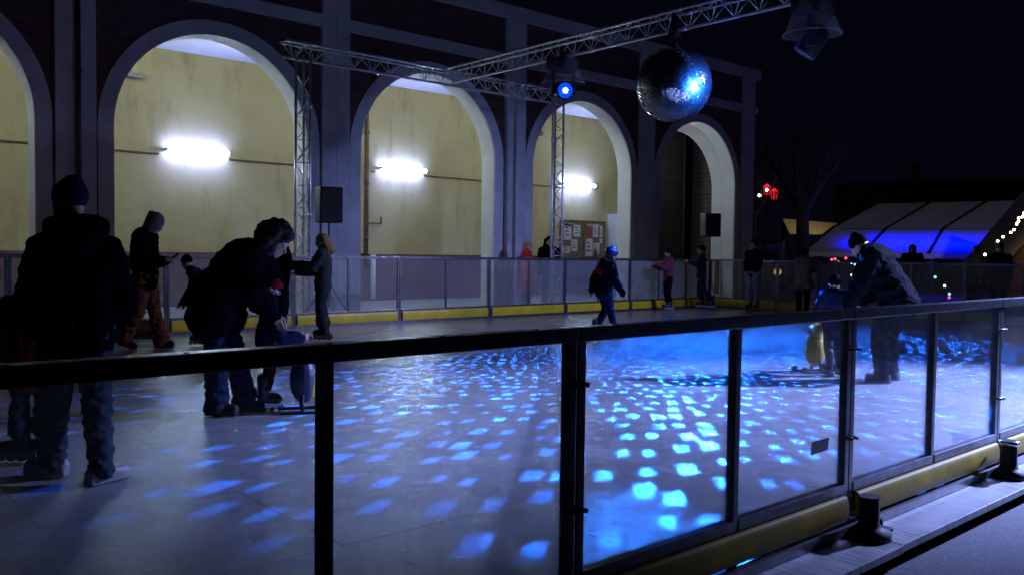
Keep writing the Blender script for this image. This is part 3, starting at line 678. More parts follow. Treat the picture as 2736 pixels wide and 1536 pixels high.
def person(label, loc, az, H, J=None, skates=False, jacket=None, pants=None, hat=None, hair=None, shoes=None, look=(1, 0, 0), vox=0.014,
           puff=0.03, flare=0.0, hem=-0.06, hood=False, coat=0.0, group=None, face=True, toe=None, thick=1.0, seed=0.0, fingers=True, collar=True):
    root = thing('person', label, 'person', (loc[0], loc[1], 0), R(az), group)
    zo = 0.085 if skates else 0.0
    B = H-zo; k = B/1.75; kk = k*thick
    D = dict(pel=V(0, 0, .54*B), chest=V(0, 0, .745*B), neck=V(0, 0, .845*B), head=V(.015*B, 0, .932*B),
             shL=V(0, .105*B, .812*B), shR=V(0, -.105*B, .812*B), elL=V(-.01, .14*B, .63*B), elR=V(-.01, -.14*B, .63*B),
             wrL=V(.05*B, .135*B, .48*B), wrR=V(.05*B, -.135*B, .48*B), hipL=V(0, .055*B, .52*B), hipR=V(0, -.055*B, .52*B),
             knL=V(.02*B, .06*B, .285*B), knR=V(.02*B, -.06*B, .285*B), anL=V(-.01, .06*B, .05*B), anR=V(-.01, -.06*B, .05*B))
    for q in D: D[q].z += zo
    for q, v in (J or {}).items(): D[q] = Vector(v)
    D.setdefault('toeL', V(1, 0, 0)); D.setdefault('toeR', V(1, 0, 0))
    hs = .5*k+.5*min(1.0, k*1.12) if k < .95 else k    # children have larger heads
    hs = max(hs, .72)
    hc = D['head']; F = Matrix.Translation(hc) @ frame(look)
    def hp(x, y, z): return F @ Vector((x*hs, y*hs, z*hs))
    rot = frame(look).to_euler()
    sd = (D['shL']-D['shR']).normalized(); hd = (D['hipL']-D['hipR']).normalized()
    # one continuous body
    m = MB()
    m.ell(hc, .098*hs, .077*hs, .118*hs, rot=rot, seg=18); m.ell(hp(.035, 0, -.06), .058*hs, .055*hs, .062*hs, rot=rot)
    m.cone(hp(.09, 0, .01), hp(.112, 0, -.022), .010*hs, .015*hs); m.ell(hp(.087, 0, -.055), .016*hs, .026*hs, .010*hs, rot=rot)
    for s_ in (-1, 1): m.ell(hp(-.005, s_*.078, -.01), .018*hs, .010*hs, .032*hs, rot=rot); m.ell(hp(.082, s_*.032, .03), .014*hs, .02*hs, .008*hs, rot=rot)
    m.cone(D['neck'], hp(-.015, 0, -.08), .058*k, .052*hs)
    m.cone(D['neck'], D['chest'], .06*k, .10*k)
    for s_ in (-1, 1):
        m.cone(D['pel']+hd*s_*.055*k, D['chest']+sd*s_*.06*k, .095*k, .10*k)
    for a in 'LR':
        s_ = 1 if a == 'L' else -1
        sh, el, wr, hi, kn, an = (D[q+a] for q in ('sh', 'el', 'wr', 'hip', 'kn', 'an'))
        m.cone(D['chest'], sh, .085*k, .055*k); m.cone(sh, el, .05*k, .04*k); m.cone(el, wr, .038*k, .026*k)
        m.cone(D['pel'], hi, .09*k, .085*k); m.cone(hi, kn, .08*k, .052*k); m.cone(kn, an, .05*k, .036*k)
        tv = Vector(D['toe'+a]).normalized()
        m.cone(an-tv*.03*k+V(0, 0, -.02*k), an+tv*.12*k+V(0, 0, -.045*k), .036*k, .026*k)
        hv = (wr-el).normalized() if 'hd'+a not in D else Vector(D['hd'+a]).normalized()
        fk = max(k, .72); pv = Vector((1, 0, 0))-hv*hv.x
        pv = pv.normalized() if pv.length > .2 else Vector((0, 0, 1)); sv = hv.cross(pv).normalized()
        pc = wr+hv*.05*fk
        m.cone(wr, pc, .026*fk, .03*fk); 
        for i in range(4):
            o_ = pv*(1.5-i)*.019*fk; b0 = pc+hv*.03*fk+o_*.9; ln = (.068, .078, .073, .055)[i]*fk
            b1 = b0+(hv*.9-sv*s_*.25).normalized()*ln*.55; b2 = b1+(hv*.55-sv*s_*.7).normalized()*ln*.5
            m.cone(pc+o_*.8, b0, .0135*fk, .0105*fk); m.cone(b0, b1, .0105*fk, .0095*fk); m.cone(b1, b2, .0095*fk, .008*fk)
        t0 = wr+hv*.025*fk+pv*.022*fk; t1 = t0+(hv*.6+pv*.8).normalized()*.04*fk; m.cone(t0, t1, .014*fk, .011*fk); m.cone(t1, t1+(hv*.95+pv*.1).normalized()*.03*fk, .011*fk, .009*fk)
    bake(m, 'body', M_SKIN, root, vox*.85, 2)
    if face:
        for s_ in (-1, 1):
            m = MB(); m.ell(hp(.083, s_*.031, .012), .009*hs, seg=10); m.build('eye', M_EYE, root)
    if jacket:
        p = puff; m = MB(); T = thick
        low = D['pel']+(D['pel']-D['chest']).normalized()*(-hem)
        for s_ in (-1, 0, 1):
            w1, w2 = .062*kk, .085*kk
            m.cone(low+hd*s_*w1, D['pel']+hd*s_*w1, (.098*T)*k+p*.9, .098*kk+p); m.cone(D['pel']+hd*s_*w1, D['chest']+sd*s_*w2, .10*kk+p, .098*kk+p)
        m.cone(D['chest'], D['neck'], .11*kk+p*.8, .07*k+p*.6)
        if coat:
            dn = V(0, 0, -1); c0 = D['pel']
            for s_ in (-1, 1):
                kn = (D['hipL' if s_ > 0 else 'hipR']*(1-coat)+D['knL' if s_ > 0 else 'knR']*coat)
                m.cone(c0+hd*s_*.06*k, kn+hd*s_*.03, .11*kk+p, .11*kk+p*1.1)
            kn = (D['knL']+D['knR'])/2*coat+(D['hipL']+D['hipR'])/2*(1-coat)
            m.cone(c0, kn, .13*kk+p, .13*kk+p)
        for a in 'LR':
            sh, el, wr = (D[q+a] for q in ('sh', 'el', 'wr'))
            m.cone(D['chest']*.45+D['neck']*.55, sh, .085*kk+p*.7, .062*kk+p); m.cone(sh, el, .062*kk+p, .05*kk+p); m.cone(el, wr, .05*kk+p*.95, .038*kk+p*.6)
        if collar: m.cone(D['neck']+V(0, 0, -.02), D['neck']*.6+hp(-.02, 0, -.09)*.4, .085*k+p*.5, .075*k+p*.4)
        if hood:
            bk = frame(look).to_3x3() @ Vector((-1, 0, 0)); fw_ = -Vector((D['chest'].x*0+1, 0, 0))
            hz = float(hood); hb = D['neck']+fw_*.085*k+V(0, 0, (.01+.10*(hz-1))*k)
            m.cone(hb+sd*.07*k*hz, hb-sd*.07*k*hz, (.06*k+p*.5)*hz, (.06*k+p*.5)*hz); m.ell(hb+fw_*.03*k+V(0, 0, -.05*k), .07*k+p*.4, .11*k+p*.3, .10*k*hz)
        jk = bake(m, 'jacket', jacket, root, vox, 3, .016*k+p*.28, 9, seed)
    if pants:
        m = MB(); g = .022*kk
        for s_ in (-1, 1): m.ell(D['pel']+hd*s_*.045*k+V(0, 0, -.01), .105*kk+g, .10*kk+g, .11*kk)
        for a in 'LR':
            hi, kn, an = (D[q+a] for q in ('hip', 'kn', 'an'))
            if skates: an = an+(kn-an)*.30
            m.cone(hi, kn, .088*kk+g, .06*kk+g); m.cone(kn, an+V(0, 0, .05*k), .06*kk+g, .045*kk+g+flare); m.cone(an+V(0, 0, .05*k), an+V(-.01, 0, 0.0), .045*kk+g+flare, .05*kk+g+flare); m.cone(D['pel'], hi, .09*kk, .085*kk)
        bake(m, 'trousers', pants, root, vox, 2, .030*k, 15, seed+3)
    for a in 'LR':
        kn, an = D['kn'+a], D['an'+a]; tv = Vector(D['toe'+a]).normalized(); up = (kn-an).normalized(); sk = max(k, .75)
        if skates:
            Fm = frame(tv, up); Fm = Matrix.Translation(an) @ Fm
            m = MB(); q = lambda x, y, z: Fm @ Vector((x*sk, y*sk, z*sk))
            m.cone(q(-.03, 0, .18), q(-.03, 0, 0.0), .062*sk, .056*sk); m.cone(q(-.03, 0, -.02), q(.13, 0, -.035), .05*sk, .045*sk); m.cone(q(-.06, 0, -.04), q(.12, 0, -.05), .038*sk, .04*sk)
            b_ = bake(m, 'inline_skate', shoes or M_SKATE, root, .013, 1)
            m = MB(); m.box(-.13*sk, .16*sk, -.014, .014, -.125*sk, -.065*sk, Fm); m.build('skate_frame', M_CHROME, b_)
            for i in range(4):
                c = q(-.115+i*.087, 0, -.125); yv = Fm.to_3x3() @ Vector((0, .012, 0))
                m = MB(); m.cyl(c-yv, c+yv, .038*sk, seg=14); m.build('wheel', M_WHEEL, b_)
        else:
            m = MB(); m.cone(an+V(0, 0, .07*k), an, .056*k, .056*k); m.cone(an-tv*.05*k+V(0, 0, -.03*k), an+tv*.13*k+V(0, 0, -.040*k), .050*k, .045*k)
            m.box(-.09*k, .165*k, -.042*k, .042*k, -.088*k, -.05*k, Matrix.Translation(an) @ frame(tv))
            bake(m, 'shoe', shoes or M_BLACK, root, .012, 1)
    if hat:
        kind, mat = hat; m = MB()
        if kind == 'beanie':
            m.ell(hp(-.012, 0, .045), .112*hs, .095*hs, .098*hs, rot=rot); m.ell(hp(-.03, 0, .095), .07*hs, .065*hs, .07*hs, rot=rot)
            bake(m, 'beanie', mat, root, .011, 2, .004, 20)
        elif kind == 'hood':
            m.ell(hp(-.02, 0, .01), .122*hs, .108*hs, .142*hs, rot=rot); m.cone(hp(-.03, 0, -.03), D['neck']+V(-.03, 0, 0), .10*hs, .09*k); m.cone(hp(-.05, 0, .05), hp(-.10, 0, .075), .085*hs, .05*hs)
            bake(m, 'hood', mat, root, .011, 2, .006, 14)
        elif kind == 'helmet':
            m.ell(hp(-.01, 0, .04), .128*hs, .108*hs, .112*hs, rot=rot, seg=20); hb = bake(m, 'helmet', mat, root, .011, 1)
            m = MB(); m.cone(hp(.09, -.07, .045), hp(.115, 0, .04), .012, .014); m.cone(hp(.115, 0, .04), hp(.09, .07, .045), .014, .012)
            m.path([hp(.0, .085, .0), hp(.03, .06, -.11), hp(.03, -.06, -.11), hp(.0, -.085, .0)], .006); m.build('strap', M_BLACK, hb)
            for i in range(-1, 2):
                m = MB(); m.ell(hp(-.01+.05*(1-abs(i)), i*.05, .142-.012*abs(i)), .045*hs, .012*hs, .012*hs, rot=rot); m.build('vent', M_BLACK, hb)
        elif kind == 'furhat':
            m.ell(hp(-.02, 0, .06), .118*hs, .10*hs, .10*hs, rot=rot); m.cone(hp(-.05, 0, .13), hp(-.13, .03, .10), .07*hs, .035*hs)
            hb = bake(m, 'red_hat', mat, root, .011, 2, .005, 18)
            m = MB(); rn = random.Random(5)
            for i in range(40):
                a_ = 2*PI*i/40; m.ell(hp(.118*math.cos(a_)-.01, .10*math.sin(a_), -.005+.02*rn.random()), .028*hs, seg=8)
            m.ell(hp(-.17, .04, .06), .05*hs); bake(m, 'fur_trim', M_FUR, hb, .009, 1, .012, 60)
    if hair:
        kind, mat = hair; m = MB(); rn = random.Random(int(seed*10)+1)
        m.ell(hp(-.018, 0, .025), .108*hs, .088*hs, .112*hs, rot=rot)
        if kind == 'long':
            for i in range(26):
                t = -1+2*i/25; a0 = hp(-.06-.05*(1-t*t), t*.085, .03+.03*rn.random())
                b0 = hp(-.10-.05*(1-t*t)+.02*rn.random(), t*.105, -.12); c0 = b0+V(-.03*hs, 0, -.10*hs)+V(rn.gauss(0, .015), rn.gauss(0, .015), rn.gauss(0, .02))
                m.cone(a0, b0, .032*hs, .03*hs); m.cone(b0, c0, .028*hs, .012*hs)
        if kind == 'bob':
            for i in range(30):
                t = -1+2*i/29; a0 = hp(-.03-.06*(1-t*t), t*.085, .03); b0 = hp(-.04-.08*(1-t*t), t*.115, -.10+.03*rn.random()); m.cone(a0, b0, .034*hs, .022*hs)
        if kind == 'curly':
            for i in range(130):
                a_, b_2 = rn.uniform(0, 2*PI), rn.uniform(-.9, 1.4); d_ = Vector((math.cos(a_)*math.cos(b_2), math.sin(a_)*math.cos(b_2), math.sin(b_2)))
                if d_.x > .55 and d_.z < .5: continue
                m.ell(hp(-.03+.128*d_.x, .118*d_.y, .02+.135*d_.z), rn.uniform(.022, .042)*hs, seg=8)
        if kind == 'short':
            for i in range(50):
                a_, b_2 = rn.uniform(0, 2*PI), rn.uniform(-.2, 1.4); d_ = Vector((math.cos(a_)*math.cos(b_2), math.sin(a_)*math.cos(b_2), math.sin(b_2)))
                if d_.x > .6 and d_.z < .4: continue
                m.ell(hp(-.02+.10*d_.x, .085*d_.y, .02+.112*d_.z), .024*hs, seg=8)
        bake(m, 'hair', mat, root, .010, 1, .010, 38, seed)
    return root
F_BLACK = fabric('black_cloth', (0.005, 0.005, 0.006)); F_NAVY = fabric('navy_cloth', (0.014, 0.018, 0.04)); F_JEAN = fabric('dark_jeans', (0.035, 0.042, 0.06))
F_JEANL = fabric('pale_jeans', (0.22, 0.25, 0.30)); F_RUST = fabric('rust_trousers', (0.17, 0.055, 0.03)); F_RED = fabric('dark_red_cloth', (0.17, 0.012, 0.012))
F_BRED = fabric('bright_red_cloth', (0.55, 0.03, 0.035)); F_GREY = fabric('grey_knit', (0.13, 0.13, 0.13)); F_GREEN = fabric('grey_green_cloth', (0.055, 0.065, 0.062))
F_PINK = fabric('dusky_pink_cloth', (0.22, 0.05, 0.09)); F_BEIGE = fabric('beige_cloth', (0.20, 0.155, 0.11)); F_LIGHT = fabric('pale_leggings', (0.35, 0.35, 0.36)); F_BROWN = fabric('brown_cloth', (0.09, 0.055, 0.035))
M_FUR = fabric('white_fur', (0.6, 0.6, 0.6)); H_DARK = fabric('dark_hair', (0.014, 0.010, 0.008), 0.6); H_BLOND = fabric('blond_hair', (0.36, 0.22, 0.10), 0.55); H_CURL = fabric('greying_curls', (0.05, 0.042, 0.036), 0.6)
M_HELM = simple('blue_helmet', (0.012, 0.025, 0.14), 0.4); F_REDHAT = fabric('red_hat', (0.28, 0.012, 0.02)); M_SHOEW = simple('pale_boot', (0.22, 0.22, 0.22), 0.5, var=.3)

# man in black, back to us
person('big man in a black hooded jacket and beanie seen from behind', (1.39, 5.46), 82, 1.75,
       dict(shL=(0, .165, 1.325), shR=(0, -.165, 1.325), elL=(-.02, .235, 1.03), elR=(-.02, -.245, 1.02), wrL=(.16, .20, .88), wrR=(.16, -.20, .86), chest=(0, 0, 1.22), neck=(.02, .0, 1.44), head=(.05, .03, 1.615),
            knL=(.03, .11, .50), knR=(-.02, -.10, .48), anL=(.10, .12, .10), anR=(-.20, -.10, .09), toeL=(.6, .8, 0), toeR=(.45, -.9, 0), hipL=(0, .09, .90), hipR=(0, -.09, .90)),
       jacket=F_BLACK, pants=F_JEAN, hat=('beanie', F_NAVY), shoes=M_SHOEW, look=(.8, .6, 0), vox=.012, puff=.042, hem=-.13, hood=1.12, thick=1.06, seed=1.1, face=False)
# child in dark red next to him
person('child in a dark red coat, jeans and skates left of the man in black', (1.27, 6.03), 70, 1.20,
       dict(toeL=(.36, .93, 0), toeR=(.5, .85, 0), elL=(.0, .17, .72), wrL=(.03, .18, .56), elR=(.0, -.17, .72), wrR=(.03, -.18, .56)), flare=.02, skates=True, jacket=F_RED, pants=F_JEAN, hat=('beanie', F_BLACK), vox=.012, puff=.035, hem=-.16, seed=2.2, face=False)
# man looking at his phone
pm = person('man in a grey beanie and rust coloured trousers looking down at his hands', (3.97, 12.17), -42, 1.86,
       dict(neck=(.05, 0, 1.56), head=(.14, 0, 1.70), chest=(.0, 0, 1.33), elL=(-.02, .24, 1.14), elR=(-.02, -.24, 1.14), wrL=(.27, .07, 1.20), wrR=(.27, -.07, 1.20), hdL=(1, -.4, .2), hdR=(1, .4, .2),
            knL=(.08, .09, .50), knR=(-.05, -.09, .52), anL=(.18, .09, .10), anR=(-.24, -.09, .14), toeR=(1, 0, -.45)),
       jacket=F_BLACK, pants=F_RUST, hat=('hood', F_GREY), look=(.85, 0, -.52), vox=.014, puff=.035, hem=-.12, hood=True, flare=.035, seed=3.3)
m = MB(); m.box(-.008, .008, -.036, .036, -.075, .075, bev=.004); 
ph = thing('phone', 'small dark phone held by the man in the grey beanie', 'phone', (3.97+.40*math.cos(R(-42)), 12.17+.40*math.sin(R(-42)), 1.25), R(-42)); ph.rotation_euler = (0, R(50), R(-42)); m.build('case', M_BLACK, ph)
m = MB(); m.box(-.0095, -.0082, -.032, .032, -.07, .07); m.build('screen', M_LENSD, ph)
# child between him and the woman
person('small child in dark clothes with pale leggings and black skates, bending forward', (4.66, 12.05), 150, 1.31,
       dict(pel=(-.12, 0, .78), chest=(.02, 0, .98), neck=(.10, 0, 1.06), head=(.16, 0, 1.17), shL=(.05, .13, 1.03), shR=(.05, -.13, 1.03), elL=(.05, .19, .82), elR=(.08, -.19, .80), wrL=(.2, .16, .62), wrR=(.2, -.16, .6),
            hipL=(-.12, .07, .74), hipR=(-.12, -.07, .74), knL=(.02, .08, .46), knR=(.0, -.08, .46)), skates=True, jacket=F_NAVY, pants=F_LIGHT, hat=('beanie', F_BLACK), look=(.85, .3, -.3), puff=.03, hem=-.12, seed=4.4, face=False)
# bending woman in a long black coat
person('person with greying curly hair in a long black coat bending over a child', (2.88, 6.86), -44, 1.80,
       dict(pel=(-.10, 0, 1.00), chest=(.16, 0, 1.27), neck=(.30, 0, 1.35), head=(.41, 0, 1.42), shL=(.20, .19, 1.31), shR=(.20, -.19, 1.31), elL=(.30, .26, 1.04), elR=(.30, -.26, 1.04), wrL=(.40, .12, .84), wrR=(.42, -.12, .84),
            hipL=(-.10, .09, .94), hipR=(-.10, -.09, .94), knL=(.03, .08, .52), knR=(-.06, -.08, .52), anL=(.12, .09, .10), anR=(-.04, -.09, .10)),
       jacket=F_BLACK, pants=F_NAVY, hair=('curly', H_CURL), look=(.82, -.1, -.56), vox=.012, puff=.062, coat=.30, hood=True, flare=.02, thick=1.08, seed=5.5, hem=-.02)
# child with red hat in front of her
person('small child in a red hat with white fur trim, held by the bending person', (3.20, 6.78), -20, 1.14,
       dict(elL=(.10, .17, .62), elR=(.10, -.17, .62), wrL=(.26, .14, .62), wrR=(.26, -.14, .62), head=(.05, 0, 1.0), chest=(.03, 0, .80)), skates=True, jacket=F_NAVY, pants=F_BLACK, hat=('furhat', F_REDHAT), look=(.9, .1, -.35), vox=.012, puff=.03, seed=6.6)
# adult and blond girl by the far rail
person('dark haired adult in black standing behind the bending person', (6.05, 12.35), -35, 1.74,
       dict(elR=(.12, -.22, 1.13), wrR=(.42, -.12, 1.12), elL=(.10, .22, 1.12), wrL=(.40, .12, 1.14)), jacket=F_BLACK, pants=F_BLACK, hair=('long', H_DARK), look=(.9, 0, -.35), puff=.03, seed=7.7)
person('blond girl in a grey green jacket, jeans and black skates', (6.42, 11.70), 142, 1.60,
       dict(elL=(.12, .17, 1.10), wrL=(.38, .10, 1.14), elR=(.14, -.17, 1.04), wrR=(.40, -.10, 1.02)), skates=True, jacket=F_GREEN, pants=F_JEAN, hair=('long', H_BLOND), look=(.95, -.1, -.25), puff=.035, flare=.03, hem=-.10, seed=8.8)
# skater in the middle
sk_ = person('child skater in a blue helmet and black jacket with a red shoulder', (9.93, 9.15), -20, 1.46,
       dict(pel=(-.02, 0, .86), chest=(.03, 0, 1.11), neck=(.06, 0, 1.23), head=(.10, 0, 1.36), shL=(.03, .15, 1.17), shR=(.03, -.15, 1.17), elL=(-.10, .20, .97), elR=(.03, -.24, .95), wrL=(-.12, .22, .78), wrR=(.16, -.28, .76),
            hipL=(-.02, .07, .82), hipR=(-.02, -.07, .82), knL=(.06, .08, .50), knR=(.04, -.11, .49), anL=(-.10, .10, .17), anR=(.10, -.13, .16)),
       skates=True, jacket=F_BLACK, pants=F_NAVY, hat=('helmet', M_HELM), look=(.97, -.1, -.25), puff=.035, hem=-.10, hood=True, seed=9.9)
m = MB(); m.cone((.01, .13, 1.13), (-.05, .18, 1.05), .100, .085); m.cone((.01, .12, 1.11), (.0, -.02, 1.06), .105, .105); bake(m, 'red_shoulder_panel', F_BRED, sk_, .013, 2, .008, 10)
person('child in a dusky pink jacket with long dark hair by the far rail', (16.75, 13.35), 150, 1.50,
       dict(elL=(.12, .16, 1.04), wrL=(.36, .08, 1.13), elR=(.12, -.16, 1.04), wrR=(.36, -.08, 1.10)), skates=True, jacket=F_PINK, pants=F_BLACK, hair=('long', H_DARK), look=(.9, 0, -.25), puff=.03, seed=10.1, vox=.016)
person('teenager in dark blue leaning on the far rail under the right loudspeaker', (18.15, 13.40), 130, 1.60,
       dict(elL=(.14, .18, 1.12), wrL=(.32, .1, 1.2), anL=(-.25, .08, .16), knL=(-.05, .08, .5)), skates=True, jacket=F_NAVY, pants=F_NAVY, hair=('short', H_DARK), puff=.03, seed=11.1, vox=.016)
person('boy in a dark vest and pale jeans standing on the rink near the corner', (18.35, 12.0), 175, 1.74,
       dict(elL=(.03, .2, 1.18), wrL=(.12, .14, 1.0), elR=(.03, -.2, 1.18), wrR=(.12, -.14, 1.0)), skates=True, jacket=F_BLACK, pants=F_JEANL, hair=('short', H_DARK), puff=.02, seed=12.1, vox=.016)
person('person in a beige coat leaning on the end rail', (18.85, 10.95), 10, 1.55,
       dict(elR=(.15, -.18, 1.05), wrR=(.28, -.12, 1.18), elL=(.15, .18, 1.05), wrL=(.28, .12, 1.18)), jacket=F_BEIGE, pants=F_BLACK, hair=('short', H_DARK), puff=.03, coat=.35, seed=13.1, vox=.016, face=False)
person('small child in navy skating away beside the big bending man', (9.20, 4.95), 60, 1.12,
       dict(elL=(.12, .15, .68), wrL=(.26, .12, .62), elR=(.12, -.15, .68), wrR=(.26, -.12, .62)), skates=True, jacket=F_NAVY, pants=F_NAVY, hat=('beanie', F_BLACK), puff=.04, hem=-.14, seed=14.1, face=False)
person('big man in black bending down toward the small child in navy', (9.30, 4.40), 100, 1.78,
       dict(pel=(-.10, 0, .98), chest=(.12, 0, 1.30), neck=(.20, .02, 1.42), head=(.29, .03, 1.48), shL=(.10, .20, 1.37), shR=(.10, -.21, 1.35), elL=(.18, .30, 1.10), elR=(.10, -.29, 1.05), wrL=(.30, .26, .84), wrR=(.30, -.18, .86),
            hipL=(-.10, .10, .92), hipR=(-.10, -.10, .92), knL=(.02, .15, .50), knR=(.0, -.15, .50), anL=(-.02, .17, .09), anR=(-.02, -.17, .09)),
       jacket=F_BLACK, pants=F_BLACK, hat=('beanie', F_BLACK), look=(.75, -.1, -.65), puff=.055, hem=-.16, hood=True, thick=1.12, seed=15.1, vox=.013, face=False)
# onlookers outside the rink
person('blond onlooker in a long bright red coat left of the right truss tower', (14.05, 15.55), -60, 1.66, {}, jacket=F_BRED, pants=F_BLACK, hair=('bob', H_BLOND), coat=.8, seed=16.1, vox=.016)
person('onlooker in black with long hair behind the right truss tower', (14.75, 15.5), -110, 1.78, {}, jacket=F_BLACK, pants=F_BLACK, hair=('long', H_DARK), seed=17.1, vox=.016)
person('hooded onlooker in black outside the end rail, before the blue tent', (24.2, 10.75), 190, 1.72, {}, jacket=F_BLACK, pants=F_BLACK, hat=('hood', F_BLACK), puff=.05, seed=18.1, vox=.018)
person('onlooker in a brown jacket beside the lit chalet gable', (24.0, 9.0), 160, 1.68, {}, jacket=F_BROWN, pants=F_BLACK, hair=('short', H_DARK), seed=19.1, vox=.018)
person('onlooker in a black coat and blue cap at the right edge', (23.5, 8.25), 200, 1.74, {}, jacket=F_BLACK, pants=F_BLACK, hat=('beanie', fabric('blue_cap', (0.02, 0.03, 0.35))), coat=.5, seed=20.1, vox=.018)

# skating aids pushed by the small children
def aid(label, loc, az, blue):
    t = thing('skating_aid', label, 'skating aid', (loc[0], loc[1], 0), R(az), 'animal shaped skating aids')
    MY = simple('aid_yellow', (0.42, 0.27, 0.03), 0.4); MBl = simple('aid_blue', (0.010, 0.016, 0.05), 0.45)
    m = MB(); m.ell((0, 0, .40), .17, .17, .30); m.ell((.0, 0, .72), .13, .13, .14); bake(m, 'body', MBl if blue else MY, t, .014, 2)
    m = MB(); m.ell((.06, 0, .38), .13, .13, .24); m.build('belly', MY, t)
    m = MB(); m.cone((.11, 0, .70), (.20, 0, .68), .04, .012); m.build('beak', MY, t)
    for s_ in (-1, 1):
        m = MB(); m.ell((.10, s_*.06, .76), .022, .036, .05); e = m.build('eye_patch', M_WHITEB, t)
        m = MB(); m.ell((.122, s_*.058, .76), .008, .014, .018); m.build('pupil', M_BLACK, e)
        m = MB(); m.path([(-.05, s_*.12, .60), (-.16, s_*.16, .78), (-.26, s_*.16, .80)], .014); m.ell((-.26, s_*.16, .80), .018); m.build('handle', M_CHROME, t)
        m = MB(); m.box(-.30, .30, s_*.17-.03, s_*.17+.03, .0, .035, bev=.012); m.cone((-.02, s_*.17, .03), (-.02, s_*.12, .2), .022, .03); m.build('runner', M_BLACK, t)
        m = MB(); m.cyl((.30, s_*.17-.02, .055), (.30, s_*.17+.02, .055), .055, seg=16); m.build('wheel', M_BLACK, t)
    t.scale = (.68, .68, .68)
    return t
aid('dark blue and yellow skating aid in front of the child in the red hat', (3.44, 6.60), -25, True)
aid('yellow skating aid pushed by the small child in navy', (9.35, 5.25), 150, False)

# ------------------------------------------------------------------ market beyond the rink
M_TENT = bpy.data.materials.new('tent_fabric'); M_TENT.use_nodes = True
_n = M_TENT.node_tree.nodes; _l = M_TENT.node_tree.links; _n.remove(_n['Principled BSDF'])
_a = _n.new('ShaderNodeBsdfDiffuse'); _a.inputs[0].default_value = (.6, .6, .6, 1); _b = _n.new('ShaderNodeBsdfTranslucent'); _b.inputs[0].default_value = (.55, .55, .6, 1)
_x = _n.new('ShaderNodeMixShader'); _x.inputs[0].default_value = .45; _l.new(_a.outputs[0], _x.inputs[1]); _l.new(_b.outputs[0], _x.inputs[2]); _l.new(_x.outputs[0], _n['Material Output'].inputs[0])
tent = thing('market_tent', 'long white tent with its lower roof glowing blue', 'tent', (0, 0, 0))
rl, rr_, fl, fr_, el, er = V(37.18, 18.14, 3.74), V(40.2, 10.2, 3.80), V(32.84, 17.88, 2.52), V(36.0, 10.4, 2.50), V(30.13, 17.54, 1.56), V(33.6, 9.6, 1.50)
def slab(name, a, b, c, d, n1, sag, t=.02):
    m = MB(); nx = 24
    for i in range(nx):
        for j in range(5):
            def P(u, v):
                p = (a*(1-u)+b*u)*(1-v)+(d*(1-u)+c*u)*v
                ph = (u*n1) % 1.0
                return p+V(0, 0, -sag*math.sin(PI*v)*math.sin(PI*ph)**2)
            u0, u1, v0, v1 = i/nx, (i+1)/nx, j/5, (j+1)/5
            m.quad(P(u0, v0), P(u1, v0), P(u1, v1), P(u0, v1))
    return m.build(name, M_TENT, tent)
slab('roof', rl, rr_, fr_, fl, 4, .06); slab('lower_roof', fl+V(0, 0, -.03), fr_+V(0, 0, -.03), er, el, 4, .10)
m = MB(); nx = 30
for i in range(nx):
    a = el*(1-i/nx)+er*(i/nx); b = el*(1-(i+1)/nx)+er*((i+1)/nx)
    m.quad(a, b, b-V(0, 0, .16+.04*((i+1) % 2)), a-V(0, 0, .16+.04*(i % 2)))
m.build('valance', M_TENT, tent)
m = MB(); bk = V(44.0, 18.9, 1.5); bk2 = V(47, 11, 1.5); m.quad(rl, rr_, bk2, bk); m.build('back_roof', M_TENT, tent)
for i in range(5):
    u = i/4
    m = MB(); m.path([rl*(1-u)+rr_*u+V(0, 0, .0), fl*(1-u)+fr_*u+V(0, 0, .0), el*(1-u)+er*u+V(0, 0, .0)], .06); m.build('rafter', M_BLACK, tent)
    m = MB(); p = el*(1-u)+er*u; m.cyl((p.x+.3, p.y, -.1), (p.x+.3, p.y, p.z), .04); m.build('tent_post', M_ALU, tent)
for u_, pw_ in ((.26, 150), (.46, 220), (.66, 200), (.84, 90)):
    c_ = (fl*.45+el*.55)*(1-u_)+(fr_*.45+er*.55)*u_
    nr_ = (fr_-fl).cross(el-fl).normalized(); nr_ = nr_ if nr_.z > 0 else -nr_
    l = bpy.data.lights.new('tent_blue_lamp', 'AREA'); l.energy = pw_; l.color = (0.0, 0.002, 1.0); l.size = 1.8; l.size_y = .9; l.shape = 'RECTANGLE'; l.spread = R(120)
    o = bpy.data.objects.new('tent_blue_lamp', l); col.objects.link(o); o.location = c_-nr_*.75; o.rotation_euler = nr_.to_track_quat('-Z', 'Y').to_euler()
spot_lamp('tent_fill_lamp', (22, 1, 7.5), (36, 14, 2.6), 1500, (.8, .8, 1.0), 60, 1.0, .2)  # added lamp out of view, lifts the dim upper tent roof

def fairy(name, label, pts, cols, r=.035):
    t = thing(name, label, 'string lights', pts[0])
    b = Vector(pts[0])
    m = MB(); m.path([Vector(p)-b+V(0, 0, .03) for p in pts], .006, 5); m.build('wire', M_BLACK, t)
    for i, (p, c) in enumerate(zip(pts, cols)):
        m = MB(); m.ell(Vector(p)-b, r, seg=10); m.build('bulb', FCOL[c], t)
    return t
FCOL = dict(r=emit('red_bulb', (1, .03, .08), 9), y=emit('yellow_bulb', (1, .75, .3), 12), w=emit('white_bulb', (.75, .85, 1), 14), b=emit('blue_bulb', (.1, .4, 1), 9), g=emit('green_bulb', (.1, .9, .55), 6), k=emit('warm_bulb', (1, .78, .45), 30))
S1 = [(27.19, 14.77, 1.28), (27.28, 14.7, 1.3), (27.36, 14.62, 1.2), (27.56, 14.46, 1.33), (27.7, 14.33, 1.18), (27.79, 14.25, 1.12), (27.7, 14.31, 0.77), (27.69, 14.3, 0.49)]
